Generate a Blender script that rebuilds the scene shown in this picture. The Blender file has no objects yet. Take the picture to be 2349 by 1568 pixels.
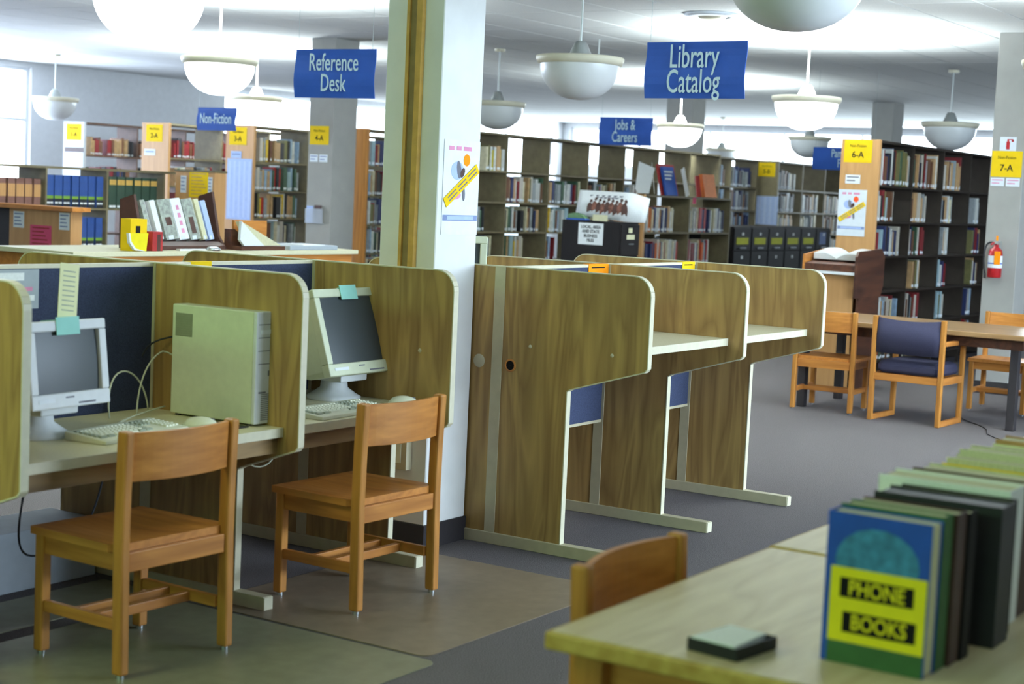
import bpy, math, random
from mathutils import Matrix, Vector
R=random.Random(7)
sc=bpy.context.scene; col=sc.collection
pi=math.pi
# ---------------------------------------------------------------- camera
F=3770.0; yaw,pitch,roll=[math.radians(a) for a in (32.9,5.23,2.63)]
fw=Vector((math.cos(yaw)*math.cos(pitch),math.sin(yaw)*math.cos(pitch),-math.sin(pitch)))
rt=Vector((math.sin(yaw),-math.cos(yaw),0)); up=rt.cross(fw)
r2=rt*math.cos(roll)+up*math.sin(roll); u2=up*math.cos(roll)-rt*math.sin(roll)
cd=bpy.data.cameras.new('camera'); cam=bpy.data.objects.new('camera',cd); col.objects.link(cam)
cam.matrix_world=Matrix(((r2.x,u2.x,-fw.x,0),(r2.y,u2.y,-fw.y,0),(r2.z,u2.z,-fw.z,1.65),(0,0,0,1)))
cd.sensor_width=36; cd.lens=F/2349*36; cd.clip_end=200
cd.dof.use_dof=True; cd.dof.focus_distance=8.6; cd.dof.aperture_fstop=3.2
sc.camera=cam
# ---------------------------------------------------------------- world, light, exposure
w=bpy.data.worlds.new('world'); sc.world=w; w.use_nodes=True
bg=w.node_tree.nodes['Background']; bg.inputs[0].default_value=(.80,.90,1,1); bg.inputs[1].default_value=6.0
sc.view_settings.view_transform='Standard'; sc.view_settings.look='None'; sc.view_settings.gamma=1
sc.view_settings.use_curve_mapping=False; sc.view_settings.exposure=0.22
def area(name,loc,direction,sx,sy,power,color,spread=pi,parent=None,shape='RECTANGLE'):
    l=bpy.data.lights.new(name,'AREA'); l.shape=shape; l.size=sx
    if shape=='RECTANGLE': l.size_y=sy
    l.energy=power; l.color=color; l.spread=spread
    o=bpy.data.objects.new(name,l); col.objects.link(o); o.location=loc
    o.rotation_euler=Vector(direction).to_track_quat('-Z','Y').to_euler()
    if parent: o.parent=parent
    return o
area('daylight_window_right',(8.5,-4.85,2.35),(0,1,-.05),11,1.2,1150,(.62,.80,1.0))
area('daylight_window_left',(13,20.05,2.1),(0,-1,-.05),8,2.3,900,(.62,.76,1.0))
area('daylight_window_back',(32.8,13,2.6),(-1,0,0),14,1.1,1300,(.74,.90,1.0))
area('fluorescent_front',(-3.6,3.5,3.05),(1,0,-.25),7,.8,160,(.42,1.0,.42))
area('ceiling_fixture_front',(1.2,4.6,3.2),(0,0,-1),3.0,1.2,60,(.95,1.0,.50))

# ---------------------------------------------------------------- colour and materials
def lin(c):
    return tuple((v/255/12.92 if v/255<=.04045 else ((v/255+.055)/1.055)**2.4) for v in c)
M={}
def mat(name,c,rough=.6,spec=.35,noise=0,scale=40,bump=0,metal=0,emit=None,estr=1,trans=0,c2=None,coord='Object',stretch=(1,1,1),alpha=None):
    m=bpy.data.materials.new(name); m.use_nodes=True; nt=m.node_tree; N=nt.nodes; L=nt.links
    b=N['Principled BSDF']; c1=lin(c)+(1,)
    b.inputs['Base Color'].default_value=c1; b.inputs['Roughness'].default_value=rough
    b.inputs['Specular IOR Level'].default_value=spec; b.inputs['Metallic'].default_value=metal
    if emit: b.inputs['Emission Color'].default_value=lin(emit)+(1,); b.inputs['Emission Strength'].default_value=estr
    if trans: b.inputs['Transmission Weight'].default_value=trans
    if alpha is not None: b.inputs['Alpha'].default_value=alpha
    if noise or bump:
        tc=N.new('ShaderNodeTexCoord'); mp=N.new('ShaderNodeMapping'); mp.inputs['Scale'].default_value=stretch
        no=N.new('ShaderNodeTexNoise'); no.inputs['Scale'].default_value=scale; no.inputs['Detail'].default_value=4
        L.new(tc.outputs[coord],mp.inputs[0]); L.new(mp.outputs[0],no.inputs[0])
        if noise:
            rp=N.new('ShaderNodeValToRGB'); e=rp.color_ramp.elements
            lo=lin(tuple(v*(1-noise) for v in c)) if c2 is None else lin(c2)
            e[0].position=.3; e[0].color=lo+(1,); e[1].position=.7; e[1].color=c1
            L.new(no.outputs[0],rp.inputs[0]); L.new(rp.outputs[0],b.inputs['Base Color'])
        if bump:
            bm=N.new('ShaderNodeBump'); bm.inputs['Strength'].default_value=bump; bm.inputs['Distance'].default_value=.01
            L.new(no.outputs[0],bm.inputs['Height']); L.new(bm.outputs[0],b.inputs['Normal'])
    M[name]=m; return m
def wood(name,c1,c2,axis='z',rough=.45,fine=26,spec=.35,figure=.55):
    """long grain along one axis: fine streaks plus wavy cathedral figure"""
    m=bpy.data.materials.new(name); m.use_nodes=True; nt=m.node_tree; N=nt.nodes; L=nt.links; b=N['Principled BSDF']
    b.inputs['Roughness'].default_value=rough; b.inputs['Specular IOR Level'].default_value=spec
    tc=N.new('ShaderNodeTexCoord'); mp=N.new('ShaderNodeMapping')
    s=[1,1,1]; s['xyz'.index(axis)]=.07; mp.inputs['Scale'].default_value=s
    n1=N.new('ShaderNodeTexNoise'); n1.inputs['Scale'].default_value=fine; n1.inputs['Detail'].default_value=5
    mp2=N.new('ShaderNodeMapping'); s=[1,1,1]; s['xyz'.index(axis)]=.16; mp2.inputs['Scale'].default_value=s
    n2=N.new('ShaderNodeTexNoise'); n2.inputs['Scale'].default_value=5.5; n2.inputs['Detail'].default_value=2; n2.inputs['Distortion'].default_value=1.2
    mul=N.new('ShaderNodeMath'); mul.operation='MULTIPLY'; mul.inputs[1].default_value=9
    fr=N.new('ShaderNodeMath'); fr.operation='PINGPONG'; fr.inputs[1].default_value=1
    mx=N.new('ShaderNodeMix'); mx.data_type='FLOAT'; mx.inputs[0].default_value=figure
    rp=N.new('ShaderNodeValToRGB'); e=rp.color_ramp.elements
    e[0].position=.2; e[0].color=lin(c2)+(1,); e[1].position=.75; e[1].color=lin(c1)+(1,)
    L.new(tc.outputs['Object'],mp.inputs[0]); L.new(tc.outputs['Object'],mp2.inputs[0]); L.new(mp.outputs[0],n1.inputs[0]); L.new(mp2.outputs[0],n2.inputs[0])
    L.new(n2.outputs[0],mul.inputs[0]); L.new(mul.outputs[0],fr.inputs[0])
    L.new(n1.outputs[0],mx.inputs[2]); L.new(fr.outputs[0],mx.inputs[3]); L.new(mx.outputs[0],rp.inputs[0]); L.new(rp.outputs[0],b.inputs['Base Color'])
    M[name]=m; return m
wood('laminate',(180,148,90),(132,102,62),'z',.42,22,figure=.33)
wood('laminate_x',(150,122,78),(104,82,52),'x',.42,30)
wood('oak_x',(205,138,66),(158,98,42),'x',.38,34,figure=.2)
wood('oak_y',(205,138,66),(158,98,42),'y',.38,34,figure=.2)
wood('oak_z',(200,138,64),(150,96,40),'z',.38,34,figure=.2)
wood('table_oak',(220,204,164),(192,172,128),'x',.33,30,figure=.25)
wood('table_edge',(205,172,92),(170,132,60),'x',.4,30,figure=.2)
wood('stack_panel',(196,150,98),(174,130,80),'z',.5,20,figure=.15)
wood('dark_walnut',(84,50,34),(52,30,22),'x',.4,24,figure=.3)
wood('reading_table',(168,134,92),(130,98,62),'y',.35,24,figure=.3)
mat('edging',(208,202,174),.45,.4,.04,30)
mat('worktop',(228,222,186),.42,.4,.06,160,c2=(212,206,168))
mat('cream_metal',(188,180,150),.5,.4,.05,20)
mat('blue_fabric',(72,80,106),.95,.1,.22,260,bump=.35)
mat('carpet',(122,116,116),.97,.05,.34,210,bump=.6)
mat('mat_green_reflection',(132,130,106),.4,.35,.10,14)  # clear vinyl, a greenish reflection painted into its colour
mat('mat_brown_reflection',(134,118,98),.45,.3,.10,14)  # same clear vinyl, with a brown reflection painted in
mat('ceiling_paint',(206,208,206),.92,.1,.06,70,bump=.15)
mat('ceiling_joint',(118,118,116),.95,.05,.05,20)
mat('wall_paint',(214,216,220),.9,.15,.03,12)
mat('column_paint',(224,224,220),.85,.2,.03,8)
mat('column_grey',(158,156,150),.85,.2,.03,8)
mat('base_black',(44,40,42),.6,.3,.08,30)
mat('frame_white',(220,224,228),.5,.4,.03,20)
mat('shelf_paint',(112,102,76),.6,.3,.12,14)
mat('shelf_shaded',(46,38,31),.6,.3,.15,14)  # shelf paint darkened to hold the shade around the 6-A shelves
mat('shelf_brown',(84,60,46),.6,.3,.15,14)
mat('beige_plastic',(208,214,184),.5,.35,.03,30)
mat('grey_plastic',(214,218,218),.45,.4,.03,30)
mat('vent_grey',(140,144,120),.7,.2,.05,30)
mat('screen_glass',(62,70,72),.42,.5,.04,6)
mat('key_cream',(226,228,204),.5,.3,.03,30)
mat('key_grey',(160,168,146),.5,.3,.03,30)
mat('black_plastic',(30,30,34),.5,.4,.1,20)
mat('cable_beige',(200,204,180),.5,.3,.02,30)
mat('dark_cable',(36,40,46),.5,.3,.02,30)
mat('paper_white',(228,234,238),.85,.1,.03,20)
mat('paper_blue',(178,196,234),.85,.1,.05,20)
mat('print_grey',(136,150,186),.85,.1,.05,60)
mat('paper_yellow',(236,198,28),.8,.15,.03,20)
mat('paper_cream',(232,232,184),.85,.1,.03,20)
mat('paper_cyan',(160,220,206),.8,.15,.03,20)
mat('paper_pink',(210,84,120),.8,.15,.03,20)
mat('paper_orange',(250,150,20),.75,.15,.03,20)
mat('sticker_orange',(226,84,40),.75,.15,.03,20)
mat('ink',(28,26,28),.8,.1,.05,40)
mat('ink_grey',(120,120,128),.8,.1,.05,40)
mat('ink_pink',(222,150,180),.8,.1,.05,40)
mat('sign_blue',(46,88,172),.6,.25,.06,9)
mat('sign_text',(206,230,232),.6,.2,.02,20)
mat('wire',(150,160,158),.4,.4,.02,20,metal=.4)
mat('lamp_glass',(214,216,214),.35,.45,.02,10)
mat('lamp_rim',(214,208,184),.5,.35,.04,10)
mat('lamp_metal',(172,176,172),.35,.5,.04,20,metal=.4)
mat('lit_glass',(250,250,250),.4,.3,.01,10,emit=(236,248,255),estr=3.2)
mat('lit_neck',(250,250,250),.4,.3,.01,10,emit=(236,248,255),estr=2.2)
mat('red_paint',(170,26,32),.35,.5,.06,20)
mat('seat_blue',(60,60,80),.95,.1,.18,300,bump=.3)
mat('phone_blue',(34,82,186),.55,.35,.12,16)
mat('phone_cyan',(76,150,196),.55,.3,.35,30)
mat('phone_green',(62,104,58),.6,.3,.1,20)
mat('phone_yellow',(240,222,30),.6,.25,.04,20)
mat('page_cream',(222,218,178),.85,.1,.12,300,stretch=(1,1,.1))
mat('page_white',(240,242,240),.85,.1,.05,120)
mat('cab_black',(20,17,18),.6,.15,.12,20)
mat('label_lime',(206,206,60),.7,.15,.04,20)
mat('chrome',(200,204,206),.25,.5,.02,20,metal=.9)
mat('raceway_gold',(206,164,84),.4,.4,.1,20)
mat('raceway_dark',(150,128,84),.5,.3,.1,20)
mat('mag_grey',(176,184,170),.5,.3,.2,30,c2=(128,132,124))
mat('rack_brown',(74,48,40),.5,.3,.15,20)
mat('carton_grey',(170,178,184),.7,.2,.04,20)
mat('clear_film',(230,236,244),.15,.5,.02,20,alpha=.35)
mat('folder_green',(90,120,84),.6,.2,.1,20)
mat('soft_red',(160,44,44),.6,.3,.08,20)
mat('enc_blue',(46,76,138),.5,.35,.1,30)
mat('enc_lime',(112,150,54),.5,.3,.08,30)
mat('enc_black',(34,36,40),.5,.3,.08,30)
mat('enc_green',(44,66,54),.5,.35,.1,30)
mat('enc_gold',(206,164,84),.45,.4,.1,60)
mat('enc_brown',(120,84,74),.5,.35,.15,30)
mat('book_orange',(214,126,68),.6,.3,.08,20)
mat('list_print',(192,206,236),.85,.1,.03,30)
mat('skin_print',(150,104,90),.8,.1,.5,36)
def objcol():
    m=bpy.data.materials.new('book_cloth'); m.use_nodes=True; N=m.node_tree.nodes; L=m.node_tree.links
    b=N['Principled BSDF']; oi=N.new('ShaderNodeObjectInfo'); no=N.new('ShaderNodeTexNoise'); no.inputs['Scale'].default_value=9
    tc=N.new('ShaderNodeTexCoord'); mx=N.new('ShaderNodeMix'); mx.data_type='RGBA'; mx.blend_type='MULTIPLY'; mx.inputs[0].default_value=.35
    L.new(tc.outputs['Object'],no.inputs[0]); L.new(oi.outputs['Color'],mx.inputs[6]); L.new(no.outputs[0],mx.inputs[7]); L.new(mx.outputs[2],b.inputs['Base Color'])
    b.inputs['Roughness'].default_value=.55; M['book_cloth']=m
objcol()

ORD=['first','second','third','fourth','fifth','sixth','seventh','eighth','ninth','tenth','eleventh','twelfth','thirteenth','fourteenth','fifteenth','sixteenth','seventeenth','eighteenth','nineteenth','twentieth']+['twenty-'+a for a in ('first','second','third','fourth','fifth','sixth','seventh','eighth','ninth')]+['thirtieth','thirty-first','thirty-second','thirty-third']
# ---------------------------------------------------------------- mesh helpers
class MB:
    def __init__(s): s.v=[]; s.f=[]; s.m=[]; s.sm=[]
    def _a(s,vs,fs,m,smooth=False):
        o=len(s.v); s.v+= [tuple(p) for p in vs]; s.f+=[tuple(i+o for i in f) for f in fs]; s.m+=[m]*len(fs); s.sm+=[smooth]*len(fs); return s
    def box(s,x0,x1,y0,y1,z0,z1,m=0):
        return s._a([(x0,y0,z0),(x1,y0,z0),(x1,y1,z0),(x0,y1,z0),(x0,y0,z1),(x1,y0,z1),(x1,y1,z1),(x0,y1,z1)],
            [(0,3,2,1),(4,5,6,7),(0,1,5,4),(1,2,6,5),(2,3,7,6),(3,0,4,7)],m)
    def cb(s,c,size,m=0,rot=None):
        hx,hy,hz=[a/2 for a in size]; vs=[Vector((x,y,z)) for z in(-hz,hz) for x,y in((-hx,-hy),(hx,-hy),(hx,hy),(-hx,hy))]
        if rot is not None: vs=[rot@v for v in vs]
        vs=[v+Vector(c) for v in vs]
        return s._a(vs,[(0,3,2,1),(4,5,6,7),(0,1,5,4),(1,2,6,5),(2,3,7,6),(3,0,4,7)],m)
    def prism(s,pts,axis,a0,a1,m=0,mc=None):
        n=len(pts); i='xyz'.index(axis)
        def mk(p,a): q=list(p); q.insert(i,a); return q
        area=sum(pts[k][0]*pts[(k+1)%n][1]-pts[(k+1)%n][0]*pts[k][1] for k in range(n))
        if (area>0)==(axis=='y'): pts=pts[::-1]
        vs=[mk(p,a0) for p in pts]+[mk(p,a1) for p in pts]
        s._a(vs,[tuple(range(n))[::-1],tuple(range(n,2*n))],m if mc is None else mc)
        o=len(s.v)-2*n
        for k in range(n): s.f.append((o+k,o+(k+1)%n,o+n+(k+1)%n,o+n+k)); s.m.append(m); s.sm.append(False)
        return s
    def lathe(s,prof,c=(0,0,0),n=32,m=0,axis=(0,0,1),cap=False):
        q=Vector((0,0,1)).rotation_difference(Vector(axis)); vs=[]
        for r,z in prof:
            for k in range(n): vs.append(q@Vector((r*math.cos(2*pi*k/n),r*math.sin(2*pi*k/n),z))+Vector(c))
        fs=[]
        for j in range(len(prof)-1):
            for k in range(n): fs.append((j*n+k,j*n+(k+1)%n,(j+1)*n+(k+1)%n,(j+1)*n+k))
        s._a(vs,fs,m,True)
        if cap: s._a(vs[:n],[tuple(range(n))[::-1]],m); s._a(vs[-n:],[tuple(range(n))],m)
        return s
    def cyl(s,p0,p1,r,n=12,m=0,r1=None):
        d=Vector(p1)-Vector(p0); return s.lathe([(r,0),(r if r1 is None else r1,d.length)],p0,n,m,d.normalized(),True)
    def tube(s,path,r,n=6,m=0):
        P=[Vector(p) for p in path]; vs=[]
        for i,p in enumerate(P):
            t=(P[min(i+1,len(P)-1)]-P[max(i-1,0)]).normalized()
            a=t.cross(Vector((0,0,1)));
            if a.length<.05: a=t.cross(Vector((1,0,0)))
            a.normalize(); b=t.cross(a)
            for k in range(n): vs.append(p+a*r*math.cos(2*pi*k/n)+b*r*math.sin(2*pi*k/n))
        fs=[(i*n+k,i*n+(k+1)%n,(i+1)*n+(k+1)%n,(i+1)*n+k) for i in range(len(P)-1) for k in range(n)]
        fs+=[tuple(range(n))[::-1],tuple(range((len(P)-1)*n,len(P)*n))]
        return s._a(vs,fs,m,True)
    def loft(s,rings,m=0,cap=True,smooth=False):
        n=len(rings[0]); vs=[p for r in rings for p in r]
        fs=[(i*n+k,i*n+(k+1)%n,(i+1)*n+(k+1)%n,(i+1)*n+k) for i in range(len(rings)-1) for k in range(n)]
        if cap: fs+=[tuple(range(n))[::-1],tuple(range((len(rings)-1)*n,len(rings)*n))]
        return s._a(vs,fs,m,smooth)
    def xf(s,mt,start=0): s.v=s.v[:start]+[tuple(mt@Vector(p)) for p in s.v[start:]]; return s
    def mesh(s,name,mats):
        me=bpy.data.meshes.new(name); me.from_pydata(s.v,[],s.f); me.update()
        for m in mats: me.materials.append(M[m])
        me.polygons.foreach_set('material_index',s.m); me.polygons.foreach_set('use_smooth',s.sm)
        return me
    def build(s,name,mats,parent=None,bevel=0,loc=None,seg=2):
        if isinstance(mats,str): mats=[mats]
        o=bpy.data.objects.new(name,s.mesh(name,mats)); col.objects.link(o)
        if parent: o.parent=parent
        if loc: o.location=loc
        if bevel:
            b=o.modifiers.new('bevel','BEVEL'); b.width=bevel; b.segments=seg; b.limit_method='ANGLE'; b.harden_normals=False
        return o
def tag(o,label=None,cat=None,group=None,kind=None):
    if label: o['label']=label
    if cat: o['category']=cat
    if group: o['group']=group
    if kind: o['kind']=kind
    return o
def thing(name,label,cat,loc=(0,0,0),rz=0,group=None):
    o=bpy.data.objects.new(name,None); o.empty_display_size=.1; col.objects.link(o); o.location=loc; o.rotation_euler=(0,0,rz)
    return tag(o,label,cat,group)
def struct(o): o['kind']='structure'; return o
def copy_tree(o,parent=None):
    c=o.copy(); col.objects.link(c); c.parent=parent
    for ch in [q for q in bpy.data.objects if q.parent==o]: copy_tree(ch,c)
    return c
FACES={'-x':((0,-1,0),(0,0,1),(-1,0,0)),'-y':((1,0,0),(0,0,1),(0,-1,0)),'+z':((1,0,0),(0,1,0),(0,0,1)),'+z-x':((0,-1,0),(1,0,0),(0,0,1))}
def basis(face,c,spin=0):
    r,u,n=[Vector(a) for a in FACES[face]]
    m=Matrix(((r.x,u.x,n.x,c[0]),(r.y,u.y,n.y,c[1]),(r.z,u.z,n.z,c[2]),(0,0,0,1)))
    return m@Matrix.Rotation(spin,4,'Z')
def text(name,s,size,m,face,c,parent=None,xs=.75,spin=0,ext=.0006,sp=.85,mtx=None,bold=0):
    cu=bpy.data.curves.new(name,'FONT'); cu.body=s; cu.size=size; cu.extrude=ext; cu.align_x='CENTER'; cu.align_y='CENTER'; cu.space_line=sp; cu.resolution_u=3; cu.offset=bold
    t=bpy.data.objects.new('tmp',cu); col.objects.link(t); bpy.context.view_layer.update()
    me=bpy.data.meshes.new_from_object(t.evaluated_get(bpy.context.evaluated_depsgraph_get())); me.name=name
    bpy.data.objects.remove(t); 
    me.transform((mtx if mtx is not None else basis(face,c,spin))@Matrix.Diagonal((xs,1,1,1)))
    me.materials.clear(); me.materials.append(M[m])
    o=bpy.data.objects.new(name,me); col.objects.link(o)
    if parent: o.parent=parent
    return o
def sheet(mb,face,c,w,h,m=0,t=.001,spin=0,mtx=None):
    k=len(mb.v); mb.box(-w/2,w/2,-h/2,h/2,0,t,m); mb.xf(mtx if mtx is not None else basis(face,c,spin),k); return mb
def oval(mb,face,c,w,h,m=0,t=.001,n=18,spin=0,mtx=None):
    k=len(mb.v); mb.prism([(w/2*math.cos(2*pi*i/n),h/2*math.sin(2*pi*i/n)) for i in range(n)],'z',0,t,m); mb.xf(mtx if mtx is not None else basis(face,c,spin),k); return mb

# ================================================================ SETTING
CZ=3.28
struct(MB().box(-5,33.2,-5.2,20.4,-.1,0).build('floor','carpet'))
ceil=struct(MB().box(-5,33.2,-5.2,20.4,CZ+.02,CZ+.12).build('ceiling','ceiling_joint'))
TX,TY=1.28,.64
tile=MB().box(.007,TX-.007,.007,TY-.007,0,.022).mesh('ceiling_tile',['ceiling_paint'])
cells=[]
x0=-5.12; y0=-5.48
for i in range(30):
    for j in range(41):
        x=x0+i*TX; y=y0+j*TY
        if x<-5 or x+TX>33.1 or y+TY>20.3 or y<-5.1: continue
        d=(Vector((x+TX/2,y+TY/2,CZ))-Vector((0,0,1.65)))
        cx=d.dot(r2)/max(.01,d.dot(fw))*F+1174; cy=784-d.dot(u2)/max(.01,d.dot(fw))*F
        inv = d.dot(fw)>1 and -150<cx<2500 and cy>-60
        cells.append((0 if inv else 1,d.length,x,y))
cells.sort(); rest=MB()
for k,(a,d,x,y) in enumerate(cells):
    if k<290:
        o=bpy.data.objects.new('ceiling_tile',tile); col.objects.link(o); o.location=(x,y,CZ); o.parent=ceil
    else: rest.box(x+.007,x+TX-.007,y+.007,y+TY-.007,CZ,CZ+.022)
# edge strips out to the walls
rest.box(-5,33.1,-5.1,-4.84,CZ,CZ+.022)
o=rest.build('ceiling_tile','ceiling_paint',ceil); o['kind']='stuff'
# window wall at y=20.2 (left in the photo)
WL=MB(); WX0,WX1,WZ0,WZ1=8.5,17.3,.9,3.2
WL.box(-5,WX0,20.2,20.4,0,CZ+.02).box(WX1,21.6,20.2,20.4,0,CZ+.02).box(32.6,33.2,20.2,20.4,0,CZ+.02).box(21.6,32.6,20.2,20.4,0,2.3).box(21.6,32.6,20.2,20.4,3.2,CZ+.02).box(WX0,WX1,20.2,20.4,0,WZ0).box(WX0,WX1,20.2,20.4,WZ1,CZ+.02)
struct(WL.build('wall_left','wall_paint'))
def window(name,axis,p,a0,a1,z0,z1,n,zs):
    """frame bars in a wall opening; axis = direction the window runs along"""
    root=thing(name,None,None,(0,0,0)); struct(root)
    def bar(nm,q0,q1,b0,b1):
        m=MB()
        if axis=='x': m.box(q0,q1,p-.03,p+.03,b0,b1)
        else: m.box(p-.03,p+.03,q0,q1,b0,b1)
        m.build(nm,'frame_white',root)
    bar('sill',a0,a1,z0,z0+.05); bar('head',a0,a1,z1-.05,z1)
    for k in range(n+1):
        q=a0+(a1-a0-.05)*k/n; bar('mullion',q,q+.05,z0+.05,z1-.05)
    for z in zs: 
        for k in range(n):
            q=a0+(a1-a0-.05)*k/n; q2=a0+(a1-a0-.05)*(k+1)/n; bar('transom',q+.05,q2,z,z+.045)
window('window_1','x',20.3,WX0,WX1,WZ0,WZ1,6,(2.38,)); window('window_4','x',20.3,21.6,32.6,2.3,3.2,6,())
BW=MB(); BY0,BY1,BZ0,BZ1=4.0,20.0,2.3,3.2
BW.box(33,33.2,-5.2,BY0,0,CZ+.02).box(33,33.2,BY1,20.2,0,CZ+.02).box(33,33.2,BY0,BY1,0,BZ0).box(33,33.2,BY0,BY1,BZ1,CZ+.02)
struct(BW.build('wall_back','wall_paint')); window('window_2','y',33.1,BY0,BY1,BZ0,BZ1,9,())
RW=MB(); RX0,RX1,RZ0,RZ1=.5,13.5,.85,2.95
RW.box(-5,RX0,-5.2,-5,0,CZ+.02).box(RX1,33.0,-5.2,-5,0,CZ+.02).box(RX0,RX1,-5.2,-5,0,RZ0).box(RX0,RX1,-5.2,-5,RZ1,CZ+.02)
struct(RW.build('wall_right','wall_paint')); window('window_3','x',-5.1,RX0,RX1,RZ0,RZ1,8,())
struct(MB().box(-5.2,-5,-5.2,20.4,0,CZ+.02).build('wall_front','wall_paint'))
struct(MB().box(18,32.98,20.17,20.2,0,.1).build('baseboard_left','base_black'))
struct(MB().box(32.97,33,-4.9,20.15,0,.1).build('baseboard_back','base_black'))

# unseen blocker added right of frame; keeps window light off the near tables
struct(MB().box(1.6,5.6,.02,.12,0,2.6).build('light_blocker','wall_paint'))
# ---------------------------------------------------------------- columns
def column(label,x0,x1,y0,y1,m,base=True):
    c=thing('square_column',label,'column',((x0+x1)/2,(y0+y1)/2,0))
    hx,hy=(x1-x0)/2,(y1-y0)/2
    MB().box(-hx,hx,-hy,hy,.11 if base else 0,CZ).build('shaft',m,c,bevel=.004,seg=1)
    if base: MB().box(-hx-.006,hx+.006,-hy-.006,hy+.006,0,.11).build('baseboard','base_black',c)
    return c
c1=column('white square column between the two carrel rows, wood strips on its left face',6.02,6.345,4.33,4.645,'column_paint')
for dy,hw_ in ((.022,.008),(-.040,.015)):
    m='raceway_gold'; MB().box(-.19,-.1635,dy-hw_,dy+hw_,.52,CZ).build('wood_strip',m,c1)
MB().box(-.178,-.1635,-.0245,.0135,.52,CZ).build('strip_groove','raceway_dark',c1)
MB().box(-.205,-.1635,-.075,.045,.36,.51).box(-.208,-.204,-.045,.015,.39,.48,1).build('outlet_box',['cream_metal','key_cream'],c1,bevel=.003)
column('grey square column carrying the yellow 4-A sign',14.58,15.0,11.97,12.33,'column_grey')
column('grey square column with the fire extinguisher on it',15.0,15.36,4.3,4.6,'column_grey')
column('slim grey column beyond the long jobs bookcase',24.0,24.45,12.25,12.73,'column_grey')
column('short visible grey column end above the 6-A bookcase',24.6,25.05,9.1,9.45,'column_grey')

# ================================================================ STUDY CARRELS
def outline(L,zw,zs,zt=1.30,wing=.79,rr=.085):
    """front half of a panel outline in (dy,z) going up the near side"""
    p=[(-L,.055),(-L,zs-.012),(-L-.02,zs)]
    p+=[(-wing+.012,zw),(-wing,zw+.014)]
    for k in range(7):
        a=pi-pi/2*k/6; p.append((-wing+rr+rr*math.cos(a),zt-rr+rr*math.sin(a)))
    return p
def carrel_row(root,yc,panels,L,zw,zs,ztop,reach,bolts=()):
    hw=.015
    half=outline(L,zw,zs)
    full=half+[(-a,b) for a,b in half[::-1]]
    for x in panels:
        x-=root.location.x
        p=MB().prism(full,'x',x-hw,x+hw).build('side_panel','laminate',root)
        t=MB()
        for sgn in (1,-1):
            path=[(sgn*a,b) for a,b in half]+[(0,1.30)]
            for (a,b),(c,d) in zip(path,path[1:]):
                dx,dz=c-a,d-b; l=math.hypot(dx,dz); nx,nz=-dz/l,dx/l
                if sgn<0: nx,nz=-nx,-nz
                o=.005; q=[(a,b),(c,d),(c+nx*o,d+nz*o),(a+nx*o,b+nz*o)]
                t.prism(q,'x',x-hw-.0015,x+hw+.0015)
        t.build('edge_trim','edging',p)
        MB().box(x-hw-.004,x+hw+.004,-.028,.028,.055,1.3).build('post','cream_metal',root)
        f=MB().box(x-.026,x+.026,-.655,.655,0.0,.055).build('foot','cream_metal',root,bevel=.003)
        [MB().box(x-.024,x+.024,min(q,q+sg*.004),max(q,q+sg*.004),.003,.052).build('end_cap','edging',f) for sg in (-1,1) for q in (sg*.655,)]
    for a,b in zip(panels,panels[1:]):
        a+=hw-root.location.x; b-=hw+root.location.x
        s=MB().box(a+.001,b-.001,-.014,.014,.50,1.288).build('screen','blue_fabric',root)
        MB().box(a+.001,b-.001,-.017,.017,1.288,1.302).build('screen_cap','edging',s)
        MB().box(a+.001,b-.001,-.016,.016,.486,.50).build('bottom_rail','cream_metal',s)
        for sg in (-1,1):
            ya,yb=sorted((sg*.017,sg*(reach-.006)))
            wt=MB().box(a+.001,b-.001,ya,yb,ztop-.035,ztop).build('worktop','worktop',root)
            ya,yb=sorted((sg*(reach-.006),sg*reach))
            MB().box(a+.001,b-.001,ya,yb,ztop-.036,ztop+.0005).build('front_edge','edging',wt,bevel=.002)
            if ztop<.8:
                ya,yb=sorted((sg*(reach-.03),sg*(reach-.045)))
                MB().box(a+.001,b-.001,ya,yb,ztop-.10,ztop-.035).build('apron','laminate_x',root)
def bolt(root,x,y,z,r=.009):
    MB().lathe([(r,0),(r*.8,.004),(0.0005,.005)],(x,y,z),12,0,(-1,0,0)).build('bolt_cap','cream_metal',root)
cr=thing('study_carrel','row of double-sided stand-up wood carrels with empty worktops, right of the white column','carrel',(7.35,4.19,0))
carrel_row(cr,4.19,[6.37,7.35,8.33],.385,.885,.772,.98,.71)
bolt(cr,-.995,-.18,.945);bolt(cr,-.995,-.612,.943)
MB().lathe([(.030,0),(.030,.004),(.022,.004),(.022,0)],(-.995,-.076,.848),20,0,(-1,0,0)).lathe([(.0225,.0025),(.0005,.0026)],(-.995,-.076,.848),20,1,(-1,0,0)).build('cable_hole',['oak_x','ink'],cr)
MB().lathe([(.032,0),(.030,.003),(.0005,.0035)],(-.995,.10,.854),20,0,(-1,0,0)).build('hole_plug','cream_metal',cr)
cl=thing('study_carrel','row of double-sided seated wood carrels with computers, left of the white column','carrel',(4.73,4.78,0))
carrel_row(cl,4.78,[3.415,4.73,5.71],.49,.64,.545,.72,.72)
for x in (.98,0): 
    bolt(cl,x-.015,-.626,.951); bolt(cl,x-.015,-.2,.951)
def tagcard(label,x,y,z,w,h,m='paper_orange',lines=1):
    o=thing('paper_tag',label,'label',(x,y,z))
    MB().box(-w/2,w/2,-.0015,0,-h,.0).box(-w/2,w/2,-.0015,.036,0,.0015).build('card',m,o)
    for k in range(lines): MB().box(-w*.36,w*.3,-.0022,-.0016,-h*.25-k*.016-.006,-h*.25-k*.016).build('print_line','ink',o)
    return o
tagcard('orange paper tag folded over the blue screen of the nearer stand-up carrel bay',7.225,4.19-.0175,1.3025,.10*2,.052,lines=1)
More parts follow.
